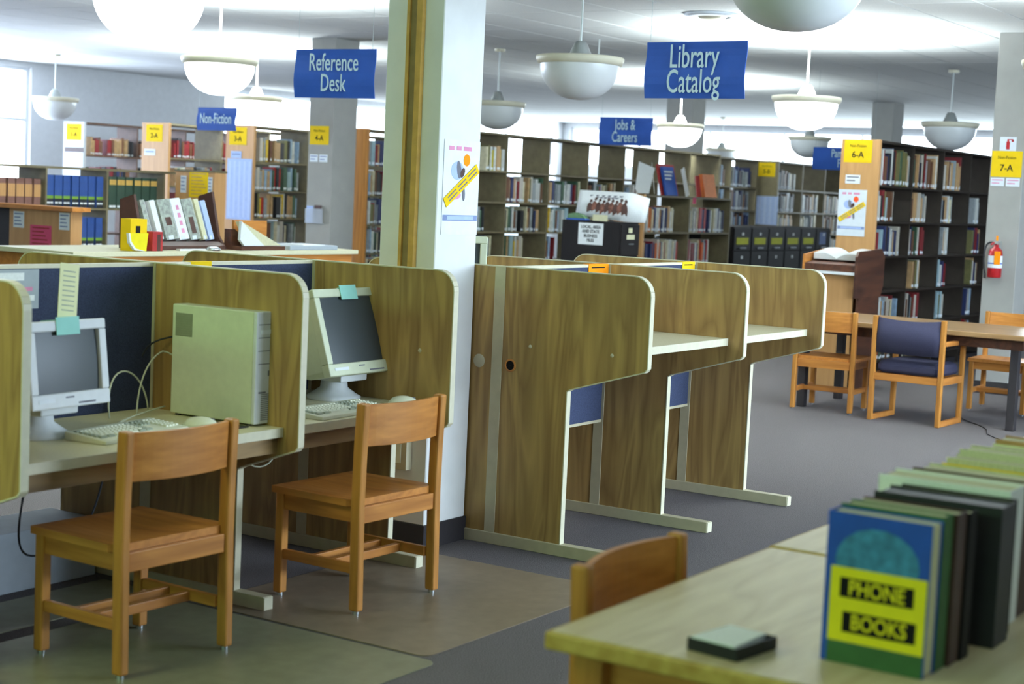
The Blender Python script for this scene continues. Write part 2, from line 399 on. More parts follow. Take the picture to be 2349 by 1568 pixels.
tagcard('yellow paper tag folded over the blue screen of the farther stand-up carrel bay',8.225,4.19-.0175,1.3025,.15,.048,'paper_yellow')
tagcard('yellow sticker on top of the blue screen between the seated carrels',4.98,4.78-.0175,1.3025,.12,.02,'paper_yellow',0)

# ================================================================ OAK CHAIRS
def make_chair():
    """oak library chair, seat towards +y, origin on the floor under the seat"""
    c=thing('library_chair','','chair')
    W=.262; Wf=.245
    for s in (-1,1):
        x=s*(W-.022)
        MB().loft([[(x-.019,y-.023,z),(x+.019,y-.023,z),(x+.019,y+.023,z),(x-.019,y+.023,z)] for y,z in ((-.215,.012),(-.207,.42),(-.210,.62),(-.218,.818))]).build('rear_leg','oak_z',c,bevel=.008)
        xf_=s*(Wf-.022); MB().box(xf_-.02,xf_+.02,.175,.215,.012,.425).build('front_leg','oak_z',c,bevel=.006)
        for xg,y in ((x,-.215),(xf_,.195)): MB().cyl((xg,y,0),(xg,y,.012),.014).build('glide','chrome',c)
        MB().box(xf_-.011,xf_+.011,-.19,.176,.35,.415).build('side_rail','oak_y',c,bevel=.003)
        MB().box(xf_-.011,xf_+.011,-.19,.176,.150,.190).build('side_stretcher','oak_y',c,bevel=.003)
    MB().box(-W+.043,W-.043,-.222,-.200,.35,.415).build('rear_rail','oak_x',c,bevel=.003)
    MB().box(-Wf+.041,Wf-.041,.182,.204,.35,.415).build('front_rail','oak_x',c,bevel=.003)
    for y in (-.055,.045): MB().box(-Wf+.033,Wf-.033,y-.012,y+.012,.150,.185).build('cross_stretcher','oak_x',c,bevel=.003)
    # scooped seat
    g=MB(); n=12; top=[];bot=[]
    for j in range(n+1):
        for i in range(n+1):
            x=(-1+2*i/n)*(W-.012*(j/n)); y=-.2+.43*j/n
            d=.012*max(0,1-(x/.2)**2)*max(0,1-((y)/.2)**2)
            xx=x
            if y<-.165: xx=max(-W+.046,min(W-.046,x))
            top.append((xx,y,.442-d)); bot.append((xx,y,.4155))
    vs=top+bot; o=(n+1)**2; fs=[]
    for j in range(n):
        for i in range(n):
            a=j*(n+1)+i; fs+=[(a,a+1,a+n+2,a+n+1),(o+a,o+a+n+1,o+a+n+2,o+a+1)]
    for i in range(n):
        fs+=[(i,o+i,o+i+1,i+1),(n*(n+1)+i+1,o+n*(n+1)+i+1,o+n*(n+1)+i,n*(n+1)+i)]
        a=i*(n+1); b=(i+1)*(n+1); fs+=[(a,b,o+b,o+a),(a+n,o+a+n,o+b+n,b+n)]
    g._a(vs,fs,0,False); g.build('seat','oak_y',c)
    # curved back slat bulging backwards
    n=12; rings=[]
    for i in range(n+1):
        t=-1+2*i/n; x=t*(W-.042); b=.040*(1-t*t)
        def yy(z): return -.212-(z-.62)*.03-b
        z0,z1=.650,.812-.006*(1-t*t)*0
        rings.append([(x,yy(z0)-.009,z0),(x,yy(z0)+.009,z0),(x,yy(z1)+.009,z1),(x,yy(z1)-.009,z1)])
    MB().loft(rings).build('back_slat','oak_x',c,bevel=.002)
    return c
ch=make_chair(); first=True
def put_chair(label,x,y,rz,group=None):
    global first
    o=ch if first else copy_tree(ch); first=False
    o['label']=label; o.location=(x,y,0 if abs(x-3.99)>.01 else .004); o.rotation_euler=(0,0,rz); return o
put_chair('oak library chair in front of the beige computer tower, standing on a plastic floor mat',3.99,4.10,math.radians(-1.5))
c2=put_chair('oak library chair at the second computer, in front of the white column',5.155,4.045,math.radians(-1.5)); c2.location.z=.004
put_chair('oak library chair tucked under the near blond table, only its back showing',3.415,1.62,pi+math.radians(1))
put_chair('oak library chair at the dark-legged reading table, left of the blue armchair',12.60,5.04,-pi/2+math.radians(3))
put_chair('oak library chair on the far side of the reading table, facing it',13.78,3.98,pi/2)

# ---------------------------------------------------------------- blue upholstered armchair
ac=thing('armchair','blue upholstered armchair with blond wood sled frame, back to the camera','chair',(12.49,4.29,0),-pi/2+math.radians(-2))
for s in (-1,1):
    x=s*.275
    MB().box(x-.019,x+.019,-.245,-.205,0,.82).build('back_post','oak_z',ac,bevel=.006)
    MB().box(x-.019,x+.019,.205,.245,0.0,.62).build('front_post','oak_z',ac,bevel=.006)
    MB().box(x-.019,x+.019,-.205,.205,.0,.042).build('sled_runner','oak_y',ac,bevel=.006)
    MB().box(x-.022,x+.022,-.205,.25,.62,.655).build('armrest','oak_y',ac,bevel=.007)
    MB().box(x-.014,x+.014,-.205,.205,.32,.375).build('side_rail','oak_y',ac,bevel=.003)
MB().box(-.256,.256,-.24,-.215,.32,.375).build('rear_rail','oak_x',ac,bevel=.003)
MB().box(-.256,.256,.215,.24,.32,.375).build('front_rail','oak_x',ac,bevel=.003)
rings=[]
for i in range(11):
    t=-1+.2*i; b=.035*(1-t*t); x=t*.254
    rings.append([(x,-.235-b*.6,.535+.0*b),(x,-.185-b,.535),(x,-.165-b,.66),(x,-.185-b,.80-b*.5),(x,-.225-b*.6,.812-b*.5),(x,-.243-b,.67)])
MB().loft(rings,smooth=True).build('back_pad','seat_blue',ac)
rings=[]
for j,(z,i) in enumerate(((.378,.02),(.40,.0),(.44,.0),(.468,.015),(.482,.05))):
    a,b0,b1=.254-i,-.21+i,.23-i; r=.03
    rings.append([(-a+r,b0,z),(a-r,b0,z),(a,b0+r,z),(a,b1-r,z),(a-r,b1,z),(-a+r,b1,z),(-a,b1-r,z),(-a,b0+r,z)])
MB().loft(rings,smooth=False).build('seat_cushion','seat_blue',ac,bevel=.008)

# ---------------------------------------------------------------- reading table (right, middle distance)
rtb=thing('reading_table','dark-legged wooden reading table behind the blue armchair','table',(12.98,4.42,0))
MB().box(-.53,.53,-1.02,1.02,.70,.74).build('tabletop','reading_table',rtb,bevel=.006)
MB().box(-.44,.44,-.92,-.895,.62,.70).box(-.44,.44,.895,.92,.62,.70).box(-.44,-.415,-.895,.895,.62,.70).box(.415,.44,-.895,.895,.62,.70).build('apron','dark_walnut',rtb)
for x in (-.395,.395):
    for y in (-.86,.86): MB().box(x-.033,x+.033,y-.033,y+.033,0,.70).build('leg','base_black',rtb,bevel=.004)
# ================================================================ NEAR BLOND TABLES
def blond(label,x0,x1,y0,y1):
    t=thing('study_table',label,'table',((x0+x1)/2,(y0+y1)/2,0)); hx,hy=(x1-x0)/2,(y1-y0)/2
    MB().box(-hx+.012,hx-.012,-hy+.012,hy-.012,.702,.74).build('tabletop','table_oak',t)
    e=MB().box(-hx,-hx+.012,-hy,hy,.70,.739).box(hx-.012,hx,-hy,hy,.70,.739).box(-hx+.012,hx-.012,-hy,-hy+.012,.70,.739).box(-hx+.012,hx-.012,hy-.012,hy,.70,.739)
    e.build('edge_band','table_edge',t,bevel=.006)
    for sx in (-1,1):
        MB().box(sx*(hx-.09)-.011,sx*(hx-.09)+.011,-hy+.12,hy-.12,.62,.70).build('end_rail','oak_y',t)
        for sy in (-1,1):
            x,y=sx*(hx-.075),sy*(hy-.085)
            MB().box(x-.034,x+.034,y-.034,y+.034,0,.70).build('leg','oak_z',t,bevel=.007)
    for sy in (-1,1): MB().box(-hx+.12,hx-.12,sy*(hy-.09)-.011,sy*(hy-.09)+.011,.62,.70).build('side_rail','oak_x',t)
    return t
blond('blond wood table in the near right foreground, chair tucked under it',2.88,4.012,.62,1.73+.02)
blond('second blond wood table, end to end behind the foreground one',4.022,5.50,.66,1.757)

# ---------------------------------------------------------------- phone books etc. on the table
ZT=.7405
pb=thing('phone_book','thick blue phone book with yellow PHONE BOOKS label, front of the table row','book',(3.08,1.112,ZT),math.radians(-1))
H=.305; hw=.108
MB().box(.003,.055,-hw+.004,hw-.004,.004,H-.004).build('page_block','page_cream',pb)
MB().box(0,.003,-hw,hw,.0,H).box(.055,.058,-hw,hw,0,H).box(.003,.055,hw-.003,hw,0,H).build('cover','phone_blue',pb,bevel=.001)
m=MB(); oval(m,'-x',(-.0003,.0,.21),.175,.14,0); m.build('globe_picture','phone_cyan',pb)
MB().box(-.0025,-.0012,-.105,.094,.045,.195).build('title_label','phone_yellow',pb)
MB().box(-.0036,-.0028,-.08,.073,.135,.175).build('title_patch','ink',pb); MB().box(-.0036,-.0028,-.088,.064,.065,.107).build('title_patch','ink',pb)
text('lettering','PHONE',.043,'phone_yellow','-x',(-.0040,-.004,.1545),pb,.82,bold=.0006); text('lettering','BOOKS',.043,'phone_yellow','-x',(-.0040,-.012,.086),pb,.82,bold=.0006)
MB().box(-.002,-.0008,-.105,.094,.0,.044).build('cover_foot','phone_green',pb)
def slab(name,label,cat,x,y,t,w,h,m,top='page_cream',lean=0,group=None,rz=0):
    o=thing(name,label,cat,(x,y,ZT),rz,group); k=MB(); 
    k.box(0,.003,-w/2,w/2,0,h).box(t-.003,t,-w/2,w/2,0,h).box(.003,t-.003,-w/2,-w/2+.003,0,h)
    a=k.build('cover',m,o,bevel=.0008); MB().box(.003,t-.003,-w/2+.004,w/2-.004,.004,h-.005).build('page_block',top,o); return o
slab('phone_book','second phone book in the table row, shade painted into its green cover','book',3.142,1.11,.055,.215,.312,'phone_green',group=None)  # this and the next two covers are dark to paint their shaded sides
slab('phone_book','third phone book in the table row, shade painted into its brown cover','book',3.20,1.105,.060,.22,.310,'rack_brown')
slab('phone_book','fourth phone book in the table row, shade painted into its black cover','book',3.263,1.10,.05,.22,.305,'cab_black')
slab('binder','tall black binder standing behind the phone books','binder',3.40,1.105,.10,.28,.300,'black_plastic','black_plastic')
slab('binder','dark grey binder behind the black one','binder',3.503,1.11,.06,.26,.295,'cab_black','page_cream')
slab('directory','white directory standing in the table row behind the binders','book',3.575,1.15,.11,.30,.308,'page_white','page_cream')
slab('directory','directory right behind the white one, shade painted into its brown cover','book',3.688,1.15,.10,.29,.300,'rack_brown','page_cream')  # brown cover paints the shade on this directory's side
slab('directory','thick cream directory in the middle of the table row','book',3.79,1.15,.12,.29,.295,'page_cream','page_cream')
k=3.93
for i,(c,l) in enumerate((('paper_yellow','yellow'),('page_cream','pale buff'),('page_cream','dull cream'),('page_white','white'),('paper_cream','cream'),('stack_panel','tan'),('page_white','grey-white'),('paper_yellow','dull yellow'))):
    t=.075+.01*(i%3)
    if k<4.012<k+t: k=4.024
    slab('directory',f'{l} directory in the table row, {ORD[i]} one behind the thick cream one','book',k,1.16-.004*i,t,.27,.285+.012*((i*7)%3),c); k+=t+.003
tr=thing('paper_tray','small dark tray holding white scrap paper on the blond table','tray',(3.02,1.385,ZT),math.radians(-8))
MB().box(-.075,.075,-.06,.06,0,.004).box(-.075,-.071,-.06,.06,.004,.026).box(.071,.075,-.06,.06,.004,.026).box(-.071,.071,-.06,-.056,.004,.026).box(-.071,.071,.056,.06,.004,.026).build('tray','black_plastic',tr,bevel=.001)
pp=tag(MB().prism([(-.070,.054),(.069,.052),(.069,-.035),(-.069,-.05)],'z',.0,.024).build('scrap_paper','page_white'),'stack of white scrap paper in the dark tray','paper'); pp.location=(3.02,1.385,ZT+.0045); pp.rotation_euler=(0,0,math.radians(-8))

# ================================================================ FLOOR MATS AND CORD
def floor_mat(label,x0,x1,y0,y1,m,r=.05):
    pts=[]
    for cx,cy,a0 in ((x1-r,y1-r,0),(x0+r,y1-r,pi/2),(x0+r,y0+r,pi),(x1-r,y0+r,1.5*pi)):
        for k in range(7): a=a0+pi/2*k/6; pts.append((cx+r*math.cos(a),cy+r*math.sin(a)))
    return tag(MB().prism(pts,'z',0.0005,.0038).build('floor_mat',m),label,'mat')
floor_mat('clear plastic chair mat, green-grey reflection in its colour, under the nearest chair',3.30,4.60,3.22,4.50,'mat_green_reflection')
floor_mat('clear plastic chair mat, brown reflection in its colour, under the chair by the white column',4.625,5.98,3.29,4.40,'mat_brown_reflection')
floor_mat('pale plastic mat on the far side under the seated carrels',3.45,4.64,4.60,4.93,'mat_green_reflection',.02)
tag(MB().tube([(13.1,4.15,.004),(12.85,3.98,.004),(12.6,3.78,.004),(12.45,3.70,.004),(12.2,3.62,.004),(11.9,3.40,.004),(11.55,3.22,.004),(11.2,3.02,.004)],.0035,6).build('power_cord','dark_cable'),'thin dark cord lying on the carpet by the reading table','cord')
tag(MB().box(4.0,4.68,5.02,5.30,0,.24).build('carton','carton_grey',bevel=.004),'pale grey carton on the floor behind the seated carrels','box')

# ================================================================ COMPUTERS
ZL=.7205
tw=thing('computer_tower','beige computer tower standing on the first seated carrel worktop','computer',(4.728,4.365,ZL))
MB().box(-.09,.09,-.205,.215,.008,.435).build('case','beige_plastic',tw,bevel=.005)
fp=MB().box(-.09,.09,-.222,-.205,.008,.435).build('front_panel','grey_plastic',tw,bevel=.004)
[MB().box(-.078,.078,-.2235,-.222,q,q+.0025).build('drive_slot','ink_grey',fp) for q in (.385,.335,.285)]
MB().box(-.065,.03,-.2245,-.222,.350,.366).build('drive_flap','paper_white',fp)
MB().box(-.075,.06,-.2232,-.222,.235,.238).build('seam','ink_grey',fp); MB().box(-.02,.0,-.2236,-.222,.19,.21).build('power_button','ink_grey',fp); MB().box(-.07,-.03,-.2235,-.222,.125,.131).build('name_badge','ink_grey',fp)
g=MB()
for k in range(14): g.box(-.055,.0,-.2236,-.222,.022+k*.0075,.0245+k*.0075)
g.build('front_grille','ink_grey',fp)['kind']='stuff'
MB().box(-.0906,-.09,.108,.197,.312,.402).build('vent_panel','vent_grey',tw)
g=MB()
for k in range(9): g.box(-.0915,-.09,.11,.195,.315+k*.009,.320+k*.009)
g.build('side_vent','vent_grey',tw)['kind']='stuff'
for x in(-.07,.07):
    for y in(-.18,.19): MB().cyl((x,y,0),(x,y,.008),.012).build('rubber_foot','black_plastic',tw)
def monitor(label,loc,rz,tilt,w,h,bez,hous,cardlab,base='grey_plastic'):
    o=thing('crt_monitor',label,'monitor',loc,rz)
    T=Matrix.Translation((0,0,.115))@Matrix.Rotation(math.radians(-tilt),4,'X')
    d=.04; b=.036; z0=0; m=MB()
    # bezel ring as 4 beams + recessed lip
    bl=.052
    m.box(-w/2,w/2,-d,0,z0,z0+bl).box(-w/2,w/2,-d,0,h-b,h).box(-w/2,-w/2+b,-d,0,z0+bl,h-b).box(w/2-b,w/2,-d,0,z0+bl,h-b)
    m.xf(T).build('bezel',bez,o,bevel=.005)
    # bulged glass
    g=MB(); n=10; iw,ih=w/2-b+.001,(h-b-bl)/2+.001; zc=(h-b+bl)/2; vs=[];fs=[]
    for j in range(n+1):
        for i in range(n+1):
            u,v=-1+2*i/n,-1+2*j/n; vs.append((u*iw,-.022-.012*(1-u*u*.6-v*v*.4),zc+v*ih))
    for j in range(n):
        for i in range(n): a=j*(n+1)+i; fs.append((a,a+1,a+n+2,a+n+1))
    g._a(vs,fs,0,True); g.xf(T).build('screen','screen_glass',o)
    k=MB(); R_=[]
    for y,sx,za,zb in ((0,w/2-.006,.008,h-.006),(.10,w/2-.012,.012,h-.012),(.24,w/2-.07,.05,h-.055),(.33,w/2-.085,.07,h-.085)):
        r=.02; R_.append([(-sx+r,y,za),(sx-r,y,za),(sx,y,za+r),(sx,y,zb-r),(sx-r,y,zb),(-sx+r,y,zb),(-sx,y,zb-r),(-sx,y,za+r)])
    k.loft(R_).xf(T).build('housing',hous,o,bevel=.004)
    MB().box(w*.08,w*.3,-d-.001,-d,.010,.016).xf(T).build('button_strip','ink_grey',o); MB().box(-.03,.01,-d-.001,-d,.033,.038).xf(T).build('name_badge','ink_grey',o); MB().box(-w*.42,-w*.22,-d-.0015,-d,.022,.034).xf(T).build('label_card','paper_white',o)
    MB().box(-.09,.09,.02,.24,.085,.118).build('swivel_neck',base,o,bevel=.006)
    MB().lathe([(.115,0),(.118,.012),(.10,.022),(.06,.05),(.055,.088)],(0,.13,0),28).lathe([(.115,0),(.0005,0)],(0,.13,0),28).build('stand',base,o)
    # cardboard card hung over the top edge
    c=tag(MB().box(-.055,.055,-d-.004,-d-.0012,h-.05,h+.012).box(-.055,.055,-d-.0012,.03,h+.0012,h+.0032).xf(T).build('screen_card','paper_cyan'),cardlab,'card')
    c.location=loc; c.rotation_euler=(0,0,rz)
    return o,T
m1,T1=monitor('white computer monitor beside the beige tower, tall cream note standing on it',(3.905,4.36,ZL),math.radians(4),7,.375,.30,'grey_plastic','beige_plastic','pale blue card on top of the monitor beside the beige tower')
m2,T2=monitor('cream computer monitor tilted back, at the chair by the white column',(5.535,4.36,ZL),0,18,.46,.375,'beige_plastic','beige_plastic','pale blue card on top of the tilted cream monitor')
nt_=thing('paper_note','tall cream printed note leaning above the monitor beside the tower','paper',(3.94,4.395,1.1405),math.radians(3))
rot=Matrix.Rotation(math.radians(7),4,'Y')@Matrix.Rotation(math.radians(-4),4,'X')
MB().box(-.045,.045,0,.002,0,.19).xf(rot).build('sheet','paper_cream',nt_)
k=MB()
for i in range(9): k.box(-.03,.028,-.001,0,.025+i*.017,.029+i*.017)
k.xf(rot).build('print_lines','key_grey',nt_)
def keyboard(label,loc,rz):
    o=thing('keyboard',label,'keyboard',loc,rz)
    MB().prism([(-.09,0),(.09,0),(.09,.030),(.04,.026),(-.09,.014)],'x',-.235,.235).build('case','key_cream',o,bevel=.003)
    km={}
    def key(x,y,w,zz,m):
        kk=(round(w,4),m)
        if kk not in km: km[kk]=MB().loft([[(0,-.0085,0),(w,-.0085,0),(w,.0085,0),(0,.0085,0)],[(.0015,-.0065,.007),(w-.0015,-.0065,.007),(w-.0015,.007,.007),(.0015,.007,.007)]]).mesh('key',[m])
        q=bpy.data.objects.new('key',km[kk]); col.objects.link(q); q.parent=o; q.location=(x,y,zz)
    for y,n in ((.060,14),(.036,14),(.016,13),(-.004,12),(-.024,11),(-.046,0)):
        zz=.0205+y*.07
        if n==0:
            key(-.13,y,.12,zz,'key_cream'); 
            for x in (-.215,-.172,.0,.037): key(x,y,.034,zz,'key_grey')
        else:
            st=.285/n
            for i in range(n): key(-.217+i*st,y,st-.003,zz,'key_grey' if (i==0 or i==n-1) else 'key_cream')
        if y in (.060,.036,.016):
            for i in range(3): key(.082+i*.019,y,.016,zz,'key_grey')
        for i in range(4): key(.148+i*.019,y,.016,zz,'key_cream')
    return o
keyboard('cream keyboard in front of the monitor beside the tower',(4.15,4.30,ZL),math.radians(8))
keyboard('cream keyboard below the tilted monitor, half hidden by a chair',(5.20,4.185,ZL),math.radians(3))
def mouse(label,loc,rz):
    o=thing('computer_mouse',label,'mouse',loc,rz); rings=[]
    for t in [i/8 for i in range(9)]:
        y=-.066+.132*t; s=math.sqrt(max(.02,1-(2*t-1)**2*.97)); w=.036*s**.6; h=.042*s**.8
        rings.append([(w*math.cos(a),y,h*max(0,math.sin(a))) for a in [pi*j/8 for j in range(9)]]+[(-w*.5,y,0),(w*.5,y,0)])
    MB().loft(rings,smooth=True).build('shell','key_cream',o)
    MB().box(-.001,.001,-.05,-.012,.03,.037).build('button_seam','ink_grey',o)
    MB().tube([(0,-.05,.012),(-.01,-.075,.006),(.02,-.10,.003),(.08,-.11,.003)] if False else [(0,.054,.008),(.015,.08,.004),(.05,.11,.0035),(.06,.17,.0035)],.0022).build('cable','cable_beige',o)
    return o
tag(MB().box(-.105,.105,-.095,.095,0,.005).build('mouse_pad','black_plastic',loc=(4.515,4.245,ZL),bevel=.002),'dark mouse pad beside the beige tower','mouse pad')
mouse('white computer mouse on the dark mouse pad beside the tower',(4.45,4.235,ZL+.0055),math.radians(33))
mouse('white computer mouse right of the half hidden keyboard',(5.60,4.16,ZL),math.radians(33))
def bez(p0,p1,p2,p3,n=16):
    P=[Vector(p) for p in (p0,p1,p2,p3)]
    return [P[0]*(1-t)**3+P[1]*3*t*(1-t)**2+P[2]*3*t*t*(1-t)+P[3]*t**3 for t in [i/n for i in range(n+1)]]
tag(MB().tube(bez((4.36,4.62,ZL+.004),(4.35,4.66,ZL+.26),(4.58,4.66,ZL+.2),(4.60,4.66,ZL+.004)),.0035).build('cable_loop','cable_beige'),'pale cable looping up against the blue screen','cable')
tag(MB().tube(bez((4.50,4.62,ZL+.004),(4.52,4.64,ZL+.14),(4.60,4.66,ZL+.22),(4.66,4.65,ZL+.24))+bez((4.66,4.65,ZL+.24),(4.68,4.64,ZL+.24),(4.70,4.62,ZL+.22),(4.71,4.60,ZL+.2),6)[1:],.0035).build('cable_loop','cable_beige'),'pale cable rising behind the beige tower','cable')
tag(MB().tube(bez((4.20,4.46,ZL+.004),(4.35,4.52,ZL+.006),(4.4,4.60,ZL+.004),(4.63,4.60,ZL+.03)),.0035).build('keyboard_cable','cable_beige'),'pale cable lying behind the keyboard beside the tower','cable')
tag(MB().tube(bez((4.60,4.70,ZL+.22),(4.64,4.72,ZL+.26),(4.68,4.72,ZL+.28),(4.70,4.62,ZL+.30)),.004).build('black_cable','dark_cable'),'black cable leaving the top back of the tower','cable')
tag(MB().tube(bez((4.95,4.60,.684),(4.95,4.50,.40),(5.15,4.40,.42),(5.12,4.45,.684)),.0035).build('hanging_cable','cable_beige'),'pale cable hanging under the second seated worktop','cable')
tag(MB().tube(bez((3.95,4.50,.684),(3.95,4.5,.5),(4.25,4.45,.45),(4.38,4.48,.684)),.003).build('hanging_cable','cable_beige'),'pale cable hanging under the first seated worktop','cable')
tag(MB().tube(bez((3.86,4.50,.684),(3.87,4.46,.6),(3.80,4.55,.3),(3.98,4.60,.26))+bez((3.98,4.60,.26),(4.2,4.62,.22),(4.3,4.6,.3),(4.35,4.6,.684))[1:],.004).build('hanging_cable','dark_cable'),'dark cable hanging in a loop under the first seated worktop','cable')
tag(MB().box(-.03,.03,-.02,.02,0,.001).build('orange_note','sticker_orange',loc=(4.81,4.12,ZL)),'small orange note on the second seated worktop','paper')
tag(MB().box(-.055,.055,-.04,.04,0,.045).box(-.04,.04,-.0405,-.04,.012,.03,1).build('desk_box',['black_plastic','grey_plastic'],loc=(3.55,4.40,ZL),bevel=.004),'small dark box left of the monitor beside the tower','box')
pn=thing('pinned_pages','grey and pink printed pages pinned on the blue screen at far left','paper',(3.98,4.764,1.285))
MB().box(-.16,.15,-.0025,-.0008,-.145,0).build('page','carton_grey',pn); MB().box(-.155,.08,-.0035,-.0027,-.04,-.012).box(-.155,.13,-.0035,-.0027,-.115,-.095).build('print_band','page_white',pn); MB().box(-.1,.12,-.0035,-.0027,-.08,-.065).build('print_band','ink_pink',pn)

# monitor on the far side of the stand-up carrels
o3,T3=monitor('beige monitor corner showing over the carrel tops right of the white column',(6.74,4.76,.9805),math.radians(-57),8,.38,.32,'beige_plastic','grey_plastic','pale blue card on the monitor right of the white column')

# ================================================================ BOOKCASES AND BOOKS
S=1.34   # stacks: surveyed with a 2.13 m top, true top 2.29 m
def Zs(z): return 1.65+(z-1.65)*S
ZS=[2.13,1.815,1.556,1.306,1.053,.80,.545,.29,.08]
books=[]
COLS={'cream':(214,206,172),'grey':(150,156,156),'white':(222,224,216),'dark red':(120,30,34),'red':(170,44,40),'brown':(104,70,48),'tan':(186,152,108),'navy':(38,48,88),'blue':(60,92,160),'green':(64,92,70),'black':(34,34,38),'olive':(112,108,66),'yellow':(214,178,48),'orange':(206,104,44),'pale blue':(150,176,200)}
def bookcase(label,x0,nb,bw,yf,depth,zs,paint='shelf_paint',end=None,endt=.03,endy=None):
    """open double-faced case running along +x from x0, front face at yf"""
    x0*=S; bw*=S; yf*=S; depth*=S; endt*=S; zs=[Zs(z) for z in zs if Zs(z)>.12]
    o=thing('bookcase',label,'bookcase',(x0,yf,0)); zt=zs[0]; ey0,ey1=0,depth
    MB().box(-endt,0,ey0,ey1,0,zt+.004).build('end_panel',end or paint,o,bevel=.002,seg=1)
    MB().box(nb*bw,nb*bw+endt*.8,0,depth,0,zt).build('end_panel',paint,o)
    for k in range(1,nb): MB().box(k*bw-.011,k*bw+.011,.0,depth,0.0,zt-.024).build('upright',paint,o)
    tp=MB().box(0.0,bw*nb,0.0,depth,zt-.024,zt).build('top_board',paint,o)
    me={}
    for j,z in enumerate(zs[1:]):
        for k in range(nb):
            a=.0 if k==0 else .011; b=bw-(.0 if k==nb-1 else .011)
            key=(a,b)
            if key not in me: me[key]=MB().box(a+.0005,b-.0005,.002,depth-.002,-.02,0).mesh('shelf',[paint])
            s=bpy.data.objects.new('shelf',me[key]); col.objects.link(s); s.parent=o; s.location=(k*bw,0,z)
    MB().box(0,nb*bw,.03,depth-.03,0,.06).build('plinth','base_black',o)
    return o
PAL_=['cream','grey','white','dark red','brown','tan','navy','green','black','olive','cream','tan','grey','pale blue']
def fill(case,x0,bay,bw,yf,z,hmax,row,frm=.02,to=.95,pal=None,seed=0,sizes=(.16,.22)):
    x0*=S; bw*=S; yf*=S; z=Zs(z); hmax*=S; sizes=(sizes[0]*S,sizes[1]*S)
    rr=random.Random(hash((round(x0*100),bay,row,seed,round(yf*10)))&0xffff)
    x=x0+bay*bw+.014+frm*bw; end=x0+(bay+1)*bw-.014-(1-to)*bw; k=0
    while True:
        t=rr.uniform(.022,.052) if rr.random()<.8 else rr.uniform(.055,.08)
        if x+t>end: break
        h=min(rr.uniform(*sizes),hmax-.02); d=rr.uniform(.18,.25)
        lean=0
        c=rr.choice(pal or PAL_)
        if rr.random()<.08: x+=rr.uniform(.03,.09); 
        if x+t>end: break
        k+=1; books.append(dict(case=case,bay=bay,row=row,i=k,x=x,y=yf+.012+rr.uniform(0,.02),z=z,t=t-.0015,h=h,d=d,c=c)); x+=t
# -- 6-A bookcase (right)
BW=.684
B6=bookcase('tall bookcase coloured dark for shade, whose tan end panel carries the yellow 6-A sign',11.27,5,BW,4.24,.29,ZS,'shelf_shaded','stack_panel')
f6={0:[(0,1),(0,.9),(0,.75),(.9,1),(.9,1)],1:[(0,.62),(.0,.62),(.1,.5),(.3,.5),(.9,1)],2:[(0,.85),(.05,.7),(.2,.45),(.3,.6),(.5,.9)],3:[(.12,.35),(.15,.55),(.1,.4),(.3,.6),(.3,.6)],4:[(.02,.85),(.0,.55),(.15,.4),(.2,.5),(.3,.7)],5:[(.05,.7),(.0,.55),(.2,.5),(.2,.5),(.3,.7)]}
for r,bs in f6.items():
    for b,(a,c) in enumerate(bs):
        if a<.88: fill('6-A bookcase',11.27,b,BW,4.24,ZS[r+1],ZS[r]-ZS[r+1]-.02,r,a,c,None,1,(.19,.27) if r==0 else (.17,.225))
# -- long jobs bookcase
BJ=.678
bookcase('long bookcase with empty top shelves behind the blue jobs sign',11.70-BJ,7,BJ,7.7,.29,ZS,'shelf_paint')
fj={0:[(.55,1),(.9,1),(.9,1),(.9,1),(.9,1),(.9,1),(.9,1)],1:[(0,.45),(0,.95),(.05,.9),(.1,.85),(.1,.6),(.9,1),(.9,1)],2:[(0,.6),(0,.85),(0,.6),(.2,.7),(.2,.7),(.2,.8),(.3,.8)],3:[(.1,.8),(.05,.6),(0,.3),(.3,.7),(.2,.7),(.2,.7),(.2,.7)]}
for r,bs in fj.items():
    for b,(a,c) in enumerate(bs):
        if a<.88: fill('long jobs bookcase',11.70-BJ,b,BJ,7.7,ZS[r+1],ZS[r]-ZS[r+1]-.02,r,a,c,PAL_+['cream','white','yellow'],2,(.17,.225))
# -- low unit with the display books
ZLOW=[1.675,1.345,1.045,.74,.44,.1]
bookcase('low bookcase with display books standing on top, right of the black file cabinet',12.90,2,.86,7.0,.30,ZLOW,'shelf_paint','stack_panel')
for r,bs in {0:[(.0,.78),(.03,.92)],1:[(.0,.85),(.0,.6)],2:[(.1,.8),(.1,.8)]}.items():
    for b,(a,c) in enumerate(bs): fill('low display bookcase',12.90,b,.86,7.0,ZLOW[r+1],.29,r,a,c,['cream','white','grey','tan','red','dark red','navy','orange','white','cream'],3,(.19,.235))
# -- Non-Fiction ranges
bookcase('bookcase with the yellow 1-A sign on its pale end panel',11.22,3,.68,12.3,.29,ZS,'shelf_brown','wall_paint')
for b,(a,c) in enumerate([(.1,.95),(.05,.5),(.1,.6)]): fill('1-A bookcase',11.22,b,.68,12.3,ZS[1],.2,0,a,c,['dark red','brown','tan','black','brown'],4,(.14,.19)); fill('1-A bookcase',11.22,b,.68,12.3,ZS[2],.2,1,0,.9,['black','dark red','brown','navy'],4,(.12,.16))
bookcase('bookcase with the yellow 2-A sign on its tan end panel',11.09,4,.68,11.03,.35,ZS,'shelf_paint','stack_panel')
for b in range(4):
    fill('2-A bookcase',11.09,b,.68,11.03,ZS[1],.2,0,.0,.5 if b<1 else .2,['black','dark red','brown'],5,(.13,.2)); fill('2-A bookcase',11.09,b,.68,11.03,ZS[2],.2,1,.1,.9,None,5,(.15,.22)); fill('2-A bookcase',11.09,b,.68,11.03,ZS[3],.2,2,.1,.9,None,5,(.15,.22))
